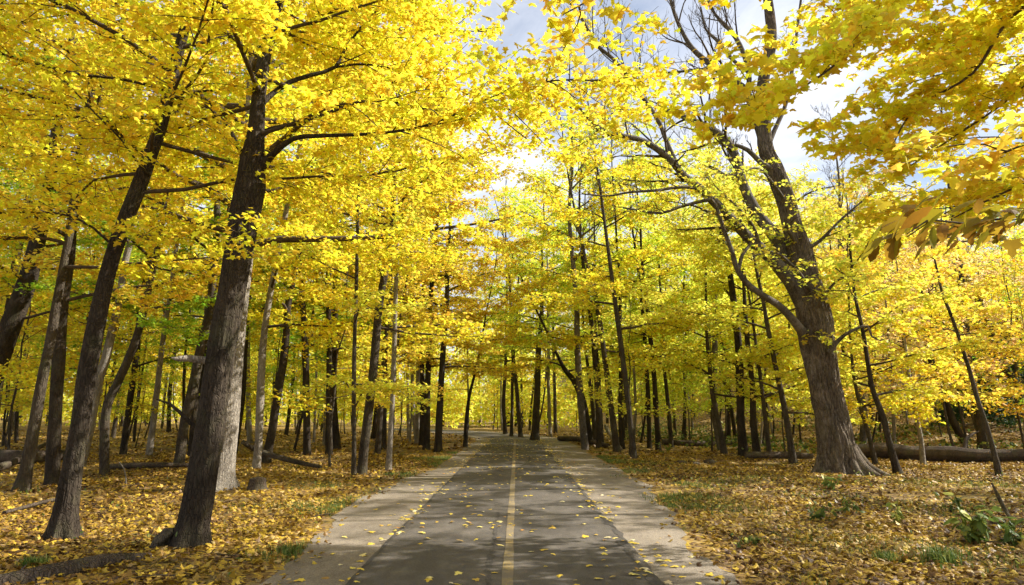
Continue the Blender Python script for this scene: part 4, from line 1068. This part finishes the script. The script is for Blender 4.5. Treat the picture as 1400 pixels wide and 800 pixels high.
BG = []
for (label, x, y, sc_, k, hue) in SHADE:
    r = copy_tree(PR[k], k not in used); used.add(k)
    r.location = (x, y, float(gh(x, y))); r.rotation_euler = (0, 0, x); r.scale = (sc_,) * 3
    for c in r.children:
        if c.name.startswith('crown'): c.color = (*HUE[hue], 1)
    tag(r, label, 'tree', 'woodland trees')
for (x, y, px) in spots:
    b = gR(x, y)
    # tallest height allowed so that the sky keeps the openings seen over the path and the right verge
    d = ray(px, top_px(px)); ztop = 1.6 + d[2] / d[1] * y - b[2]
    Ht = min(rg.uniform(13, 21), ztop * rg.uniform(.8, 1.0)); Ht = max(Ht, 5.0)
    if rg.random() < .42: Ht = min(Ht, rg.uniform(5, 9))
    cand = [i for i in (0, 1, 2, 3, 4, 5, 6, 7, 6, 7) if .72 < Ht / PH[i] < 1.35] or [int(np.argmin([abs(math.log(Ht / h)) for h in PH]))]
    i = cand[rg.integers(len(cand))]
    r = copy_tree(PR[i], i not in used); used.add(i)
    s = Ht / PH[i]
    r.location = (x, y, float(b[2])); r.rotation_euler = (rg.normal(0, .03), rg.normal(0, .035), rg.uniform(0, 6.28)); r.scale = (s, s, s)
    if px < 300: hs = ['green', 'gold', 'lime', 'gold', 'amber', 'orange']
    elif px < 480: hs = ['gold', 'lime', 'green', 'lemon', 'gold']
    elif px < 680: hs = ['gold', 'gold', 'amber', 'lemon', 'amber', 'orange']
    elif px < 800: hs = ['gold', 'lemon', 'lime', 'lemon', 'amber']
    elif px < 1000: hs = ['lime', 'gold', 'lemon', 'lime', 'lemon']
    elif px < 1180: hs = ['lemon', 'gold', 'lemon', 'gold', 'amber']
    else: hs = ['amber', 'peach', 'gold', 'orange', 'peach', 'green']
    hue = hs[rg.integers(len(hs))]
    for c in r.children:
        if c.name.startswith('crown'): c.color = (*HUE[hue], 1)
    BG.append((px, r, PB[i], hue, y))
LANDMARK.sort(); ORD = ['first', 'second', 'third', 'fourth', 'fifth', 'sixth', 'seventh', 'eighth', 'ninth', 'tenth', 'eleventh', 'twelfth']
HN = {'gold': 'golden', 'lemon': 'lemon yellow', 'green': 'green-yellow', 'lime': 'lime yellow', 'orange': 'orange-gold', 'amber': 'amber', 'peach': 'peach'}
cnt = {}
for (px, r, pb, hue, y) in BG:
    j = -1
    for a, (lx, s) in enumerate(LANDMARK):
        if lx <= px: j = a
    k = cnt.get(j, 0); cnt[j] = k + 1
    side = 'right of' if j >= 0 else 'left of'
    ref = LANDMARK[max(j, 0)][1]
    o_ = ORD[k] if k < 12 else 'number %d' % (k + 1)
    tag(r, '%s background tree, %s trunk, %s %s %s' % (HN[hue].replace(' yellow', ''), pb, o_, side, ref), 'tree', 'slim trees of the background wood')

# far wood that reads as one mass
fw = MB(); rg = np.random.default_rng(123)
for i in range(150):
    y = rg.uniform(74, 125); x = rg.uniform(-1, 1) * (y * .85 + 4)
    px, _ = proj(gR(x, y)); d = ray(px, top_px(px)); zt = 1.6 + d[2] / d[1] * y - float(gh(x, y))
    H = min(rg.uniform(11, 20), max(6, zt)); b = gR(x, y)
    tubes(fw, np.array([[b + [0, 0, -.3], b + [rg.normal(0, .2), 0, H * .5], b + [rg.normal(0, .5), 0, H]]]), np.array([[.17, .11, .02]]), 6, 1)
    n = 900; u = rg.normal(0, 1, (n, 3)); u /= np.linalg.norm(u, axis=1, keepdims=True); u *= (rg.random(n) ** .45)[:, None]
    pos = b + np.array([0, 0, H * .58]) + u * np.array([3.0, 3.0, H * .42])
    cl = np.sin(pos[:, 0] * 1.9) + np.sin(pos[:, 2] * 2.3 + pos[:, 0]) + np.sin(pos[:, 1] * 1.7); pos = pos[cl > -.6]
    leaves(fw, pos, .42, 2, rg, tilt=.6, tint=rg.random(len(pos)))
for i in range(230):
    y = rg.uniform(66, 118); x = rg.uniform(-1, 1) * (y * .85 + 4)
    if abs(x - float(xc(y))) < 3 and y < 70: continue
    b = gR(x, y); n = 420; u = rg.normal(0, 1, (n, 3)); u /= np.linalg.norm(u, axis=1, keepdims=True); u *= (rg.random(n) ** .4)[:, None]
    h = rg.uniform(1.6, 4.5); pos = b + np.array([0, 0, h]) + u * np.array([2.6, 2.6, h])
    leaves(fw, pos, .36, 2, rg, tilt=.6, tint=rg.random(len(pos)))
o = tag(fw.build('distant_wood', [M['leaf'], M['bark_dark']]), 'far yellow wood closing the view behind the nearer trees', 'wood', kind='stuff'); o.color = (*HUE['lemon'], 1)

# ------------------------------------------------------------------ logs, stump, plants
def log(name, label, cat, pts, rs, mat, seed, sides=14, amp=.1):
    q, qr = resample(np.array(pts), np.array(rs), .15); m = MB()
    tubes(m, q[None], qr[None], sides, 0, bark_mod(seed, amp)); b = q[0]
    return tag(m.build(name, M[mat], None, b), label, cat, 'fallen wood')


def on(px, py, up=0.0):
    g = G(px, py); return np.array([g[0], g[1], gh(g[0], g[1]) + up])


b0 = on(1172, 622); Yl = 23.5
log('fallen_log', 'long dark fallen trunk lying behind the big oak at the right', 'log', [gR(P(1165, 620, 25.5)[0], 25.5) + [0, 0, .22], gR(P(1205, 620, 25)[0], 25.1) + [0, 0, .30], gR(P(1250, 620, 24.6)[0], 24.6) + [0, 0, .25], gR(P(1300, 620, 24)[0], 24.0) + [0, 0, .28], gR(P(1345, 620, 23.6)[0], 23.5) + [0, 0, .20], gR(P(1480, 620, 22.6)[0], 22.6) + [0, 0, .22]], [.20, .27, .25, .26, .21, .2], 'rot', 81, 28, .13)
log('fallen_branch', 'short broken stub rising from the far side of the long dark fallen trunk', 'branch', [gR(P(1318, 620, 24.3)[0], 24.3) + [0, 0, .3], gR(P(1330, 620, 24.3)[0], 24.5) + [0, 0, .75], gR(P(1352, 620, 24.3)[0], 24.7) + [0, 0, 1.0]], [.09, .06, .02], 'rot', 181, 9, .15)
log('fallen_log', 'pale thin log propped up, sloping down towards the path on the left', 'log', [on(324, 640, .75) + [0, .3, 0], on(352, 640, .52), on(395, 641, .26), on(438, 642, .07)], [.07, .09, .085, .05], 'bark_mid', 82)
log('fallen_log', 'rotting log half covered by leaves in the lower left corner', 'log', [on(-40, 806, .0), on(60, 792, .02), on(140, 775, .03), on(205, 762, .0)], [.07, .10, .09, .04], 'rot', 83, amp=.2)
log('fallen_branch', 'thin fallen branch on the leaves behind the slender dark maple', 'branch', [on(5, 705, .04), on(70, 690, .07), on(100, 684, .04)], [.03, .035, .02], 'rot', 84)
log('fallen_log', 'dark log lying across the wood floor at the far left', 'log', [on(-20, 632, .2), on(40, 634, .2), on(110, 628, .2)], [.2, .2, .14], 'rot', 85)
log('fallen_log', 'second dark log crossing behind the left edge trees', 'log', [on(-10, 650, .15), on(20, 645, .3), on(60, 628, .55)], [.11, .10, .06], 'rot', 86)
log('fallen_log', 'long low log on the floor left of the big forked maple', 'log', [on(150, 642, .08), on(200, 641, .1), on(262, 640, .08)], [.09, .09, .06], 'rot', 87)
log('fallen_branch', 'curved pale stick standing out of the leaves on the left', 'branch', [on(172, 663, 0), on(171, 663, .18), on(168, 663, .34), on(160, 662, .48)], [.02, .018, .014, .008], 'dead', 88, 8)
log('fallen_log', 'dark log beyond the arching tree on the right side', 'log', [on(765, 603, .16), on(795, 606, .2), on(832, 612, .08)], [.15, .14, .09], 'rot', 89)
log('fallen_branch', 'pale fallen branch beside the arching tree', 'branch', [on(828, 606, .9), on(838, 611, .4), on(850, 616, .04)], [.09, .09, .06], 'dead', 90)
log('fallen_log', 'dark log between the trunks left of the oak', 'log', [on(1020, 628, .14), on(1075, 629, .16), on(1112, 629, .12)], [.12, .13, .09], 'rot', 91)
log('fallen_log', 'thin log at the foot of the right slope behind the dark pair of trees', 'log', [on(905, 608, .15), on(960, 611, .15), on(1005, 609, .15)], [.14, .13, .1], 'rot', 92)
log('fallen_branch', 'black dead stem leaning in the weeds near the right edge', 'branch', [on(1386, 718, 0), on(1376, 712, .16), on(1370, 712, .32), on(1362, 712, .55)], [.022, .025, .03, .012], 'rot', 93, 9, .2)
log('dead_snag', 'rotten low stub beside the foot of the big forked maple', 'stump', [on(214, 748, -.08), on(219, 750, .07), on(228, 750, .17), on(236, 750, .20)], [.10, .11, .08, .04], 'rot', 94, 12, .25)


def stump(px, py, r, h, label, seed):
    b = on(px, py, -.03); m = MB(); q, qr = resample([b, b + [0, 0, h * .5], b + [.01, 0, h]], [r * 1.1, r, r * .92], .04)
    tubes(m, q[None], qr[None], 22, 0, bark_mod(seed, .14, .35, b[2], 5, .1)); root = tag(empty('tree_stump', b), label, 'stump')
    o = m.build('bark', M['rot'], root, b); o.location = (0, 0, 0)
    m = MB(); q = np.array([b + [.01, 0, h - .02], b + [.01, 0, h + .012]]); tubes(m, q[None], np.array([[r * .86, r * .84]]), 22); o = m.build('cut_face', M['rot'], root, b); o.location = (0, 0, 0)


stump(352, 670, .17, .26, 'dark low stump on the leaves below the mottled trunk', 95)
for j, (px, py, r, lab) in enumerate([(932, 634, .16, 'low mossy rock on the right verge, left one'), (950, 635, .13, 'low mossy rock on the right verge, middle one'), (970, 633, .18, 'low mossy rock on the right verge, right one')]):
    b = on(px, py); rgx = np.random.default_rng(j); m = MB(); th = np.linspace(0, 2 * np.pi, 14, endpoint=False); V = [b + [0, 0, r * .7]]
    for e in (1.1, .7, .3, 0, -.3):
        rr = r * 1.3 * math.cos(e) * (1 + .12 * np.sin(3 * th + j * 2 + e) + .06 * rgx.normal(0, 1, 14)); V += [b + [a * np.cos(t), a * np.sin(t) * .8, r * .7 * math.sin(e)] for a, t in zip(rr, th)]
    f = [[1 + a, 1 + (a + 1) % 14, 0, 0] for a in range(14)]
    m.add(np.array(V), np.array([[a[0], a[1], a[2]] for a in f]))
    m.f.append(np.array([[1 + k * 14 + (a + 1) % 14, 1 + k * 14 + a, 1 + (k + 1) * 14 + a, 1 + (k + 1) * 14 + (a + 1) % 14] for k in range(4) for a in range(14)], np.int32)); m.mi.append(0); m.sm.append(True)
    tag(m.build('rock', M['rot'], None, b), lab, 'rock', 'mossy rocks')


def weed(px, py, h, label, seed, n=5, size=.09, nl=9, tintc=.5):
    rgx = np.random.default_rng(seed); b = on(px, py); root = tag(empty('weed', b), label, 'plant', 'weeds on the right verge')
    m, lf = MB(), MB()
    for i in range(n):
        az = rgx.uniform(0, 6.28); q, _ = grow_path(b + [rgx.normal(0, .05), rgx.normal(0, .05), -.02], az, 1.25 + rgx.normal(0, .12), h * rgx.uniform(.6, 1.1), rgx, 6, .1, .12)
        tubes(m, q[None], (.005 * np.linspace(1, .4, 7))[None], 5)
        p = at_t(q, rgx.uniform(.15, 1, nl)); leaves(lf, p, size, 'long', rgx, tilt=.4, droop=.2, tint=np.clip(rgx.normal(tintc, .2, nl), 0, 1))
    o = m.build('stem', M['weed'], root, b); o.location = (0, 0, 0)
    o = lf.build('foliage', M['weed'], root, b); o.location = (0, 0, 0)


weed(1136, 668, .55, 'leafy green weed standing in front of the oak roots', 1, 4, .16, 7)
weed(1119, 712, .35, 'low bluish green weed left of centre on the right verge', 2, 7, .09)
weed(1165, 702, .35, 'small green weed below the oak on the right verge', 3, 5, .09)
weed(1328, 742, .62, 'tallest green weed on the right verge, with long bright leaves', 4, 8, .17, 10, .6)
weed(1226, 716, .4, 'yellowish thin-stemmed weed midway between oak and tall weed', 5, 6, .10, 6, .9)
weed(1300, 700, .4, 'dim green weed behind the tall weed', 6, 5, .10, 7, .3)
weed(1385, 745, .45, 'green weed at the right edge of the verge', 7, 6, .13, 8, .4)


def tuft(px, py, h, r, label, seed, n=160):
    rgx = np.random.default_rng(seed); b = on(px, py); m = MB(); blades(m, b[0] + rgx.normal(0, r, n), b[1] + rgx.normal(0, r, n), rgx.uniform(.5, 1, n) * h, rgx, .005, .7)
    tag(m.build('grass_tuft', M['grass'], None, b), label, 'grass tuft', 'grass tufts')


tuft(1290, 770, .22, .10, 'largest grass tuft, in front of the tall weed', 1, 260)
tuft(1212, 768, .15, .06, 'broad low grass tuft on the lower right verge', 2)
tuft(1030, 745, .13, .06, 'grass tuft at the right gravel edge', 3)
tuft(46, 775, .14, .06, 'grass tuft behind the rotting log, lower left', 4)
tuft(395, 757, .12, .06, 'grass tuft at the left gravel edge', 5)

# leafy low sprigs close to the left edge and over the left verge are boughs of the trees that stand there
# ------------------------------------------------------------------ light, sky
sun_dir = Vector((0.79, 0.13, 0.62)).normalized()
sl = bpy.data.lights.new("sun", 'SUN'); sl.energy = 5.0; sl.angle = rad(0.53); sl.color = (1.0, 0.95, 0.86)
so = bpy.data.objects.new("sun", sl); COL.objects.link(so); so.rotation_euler = sun_dir.to_track_quat('Z', 'Y').to_euler(); so.location = (30, -10, 40)
el = math.asin(sun_dir.z); az = math.atan2(sun_dir.x, sun_dir.y)
w = bpy.data.worlds.new("World"); SC.world = w; w.use_nodes = True
nt = w.node_tree; nt.nodes.clear()
out = nt.nodes.new("ShaderNodeOutputWorld"); bg = nt.nodes.new("ShaderNodeBackground"); bg.inputs['Strength'].default_value = 0.07
sky = nt.nodes.new("ShaderNodeTexSky"); sky.sky_type = 'NISHITA'; sky.sun_disc = False; sky.sun_elevation = el; sky.sun_rotation = az
sky.air_density = 1.0; sky.dust_density = 1.0
v = coords(nt, (1.0, 1.0, 2.2), 'Generated')
cn = noise(nt, v, 2.2, 8, 0.62, 0.6)
cf = ramp(nt, [(0.36, 0.1), (0.64, 1.0)], cn).outputs[0]
c = mixc(nt, cf, sky.outputs[0], (7.6, 7.8, 8.4))
nt.links.new(c, bg.inputs['Color']); nt.links.new(bg.outputs[0], out.inputs['Surface'])

SC.view_settings.view_transform = 'Standard'; SC.view_settings.look = 'None'; SC.view_settings.exposure = 1.15; SC.view_settings.gamma = 1
SC.view_settings.use_curve_mapping = False
SC.render.engine = 'CYCLES'
cy = SC.cycles
cy.max_bounces = 8; cy.diffuse_bounces = 4; cy.glossy_bounces = 2; cy.transmission_bounces = 6; cy.transparent_max_bounces = 4
cy.use_denoising = True; cy.denoiser = 'OPENIMAGEDENOISE'; cy.use_adaptive_sampling = True; cy.adaptive_threshold = 0.02
cy.caustics_reflective = False; cy.caustics_refractive = False; cy.sample_clamp_indirect = 8
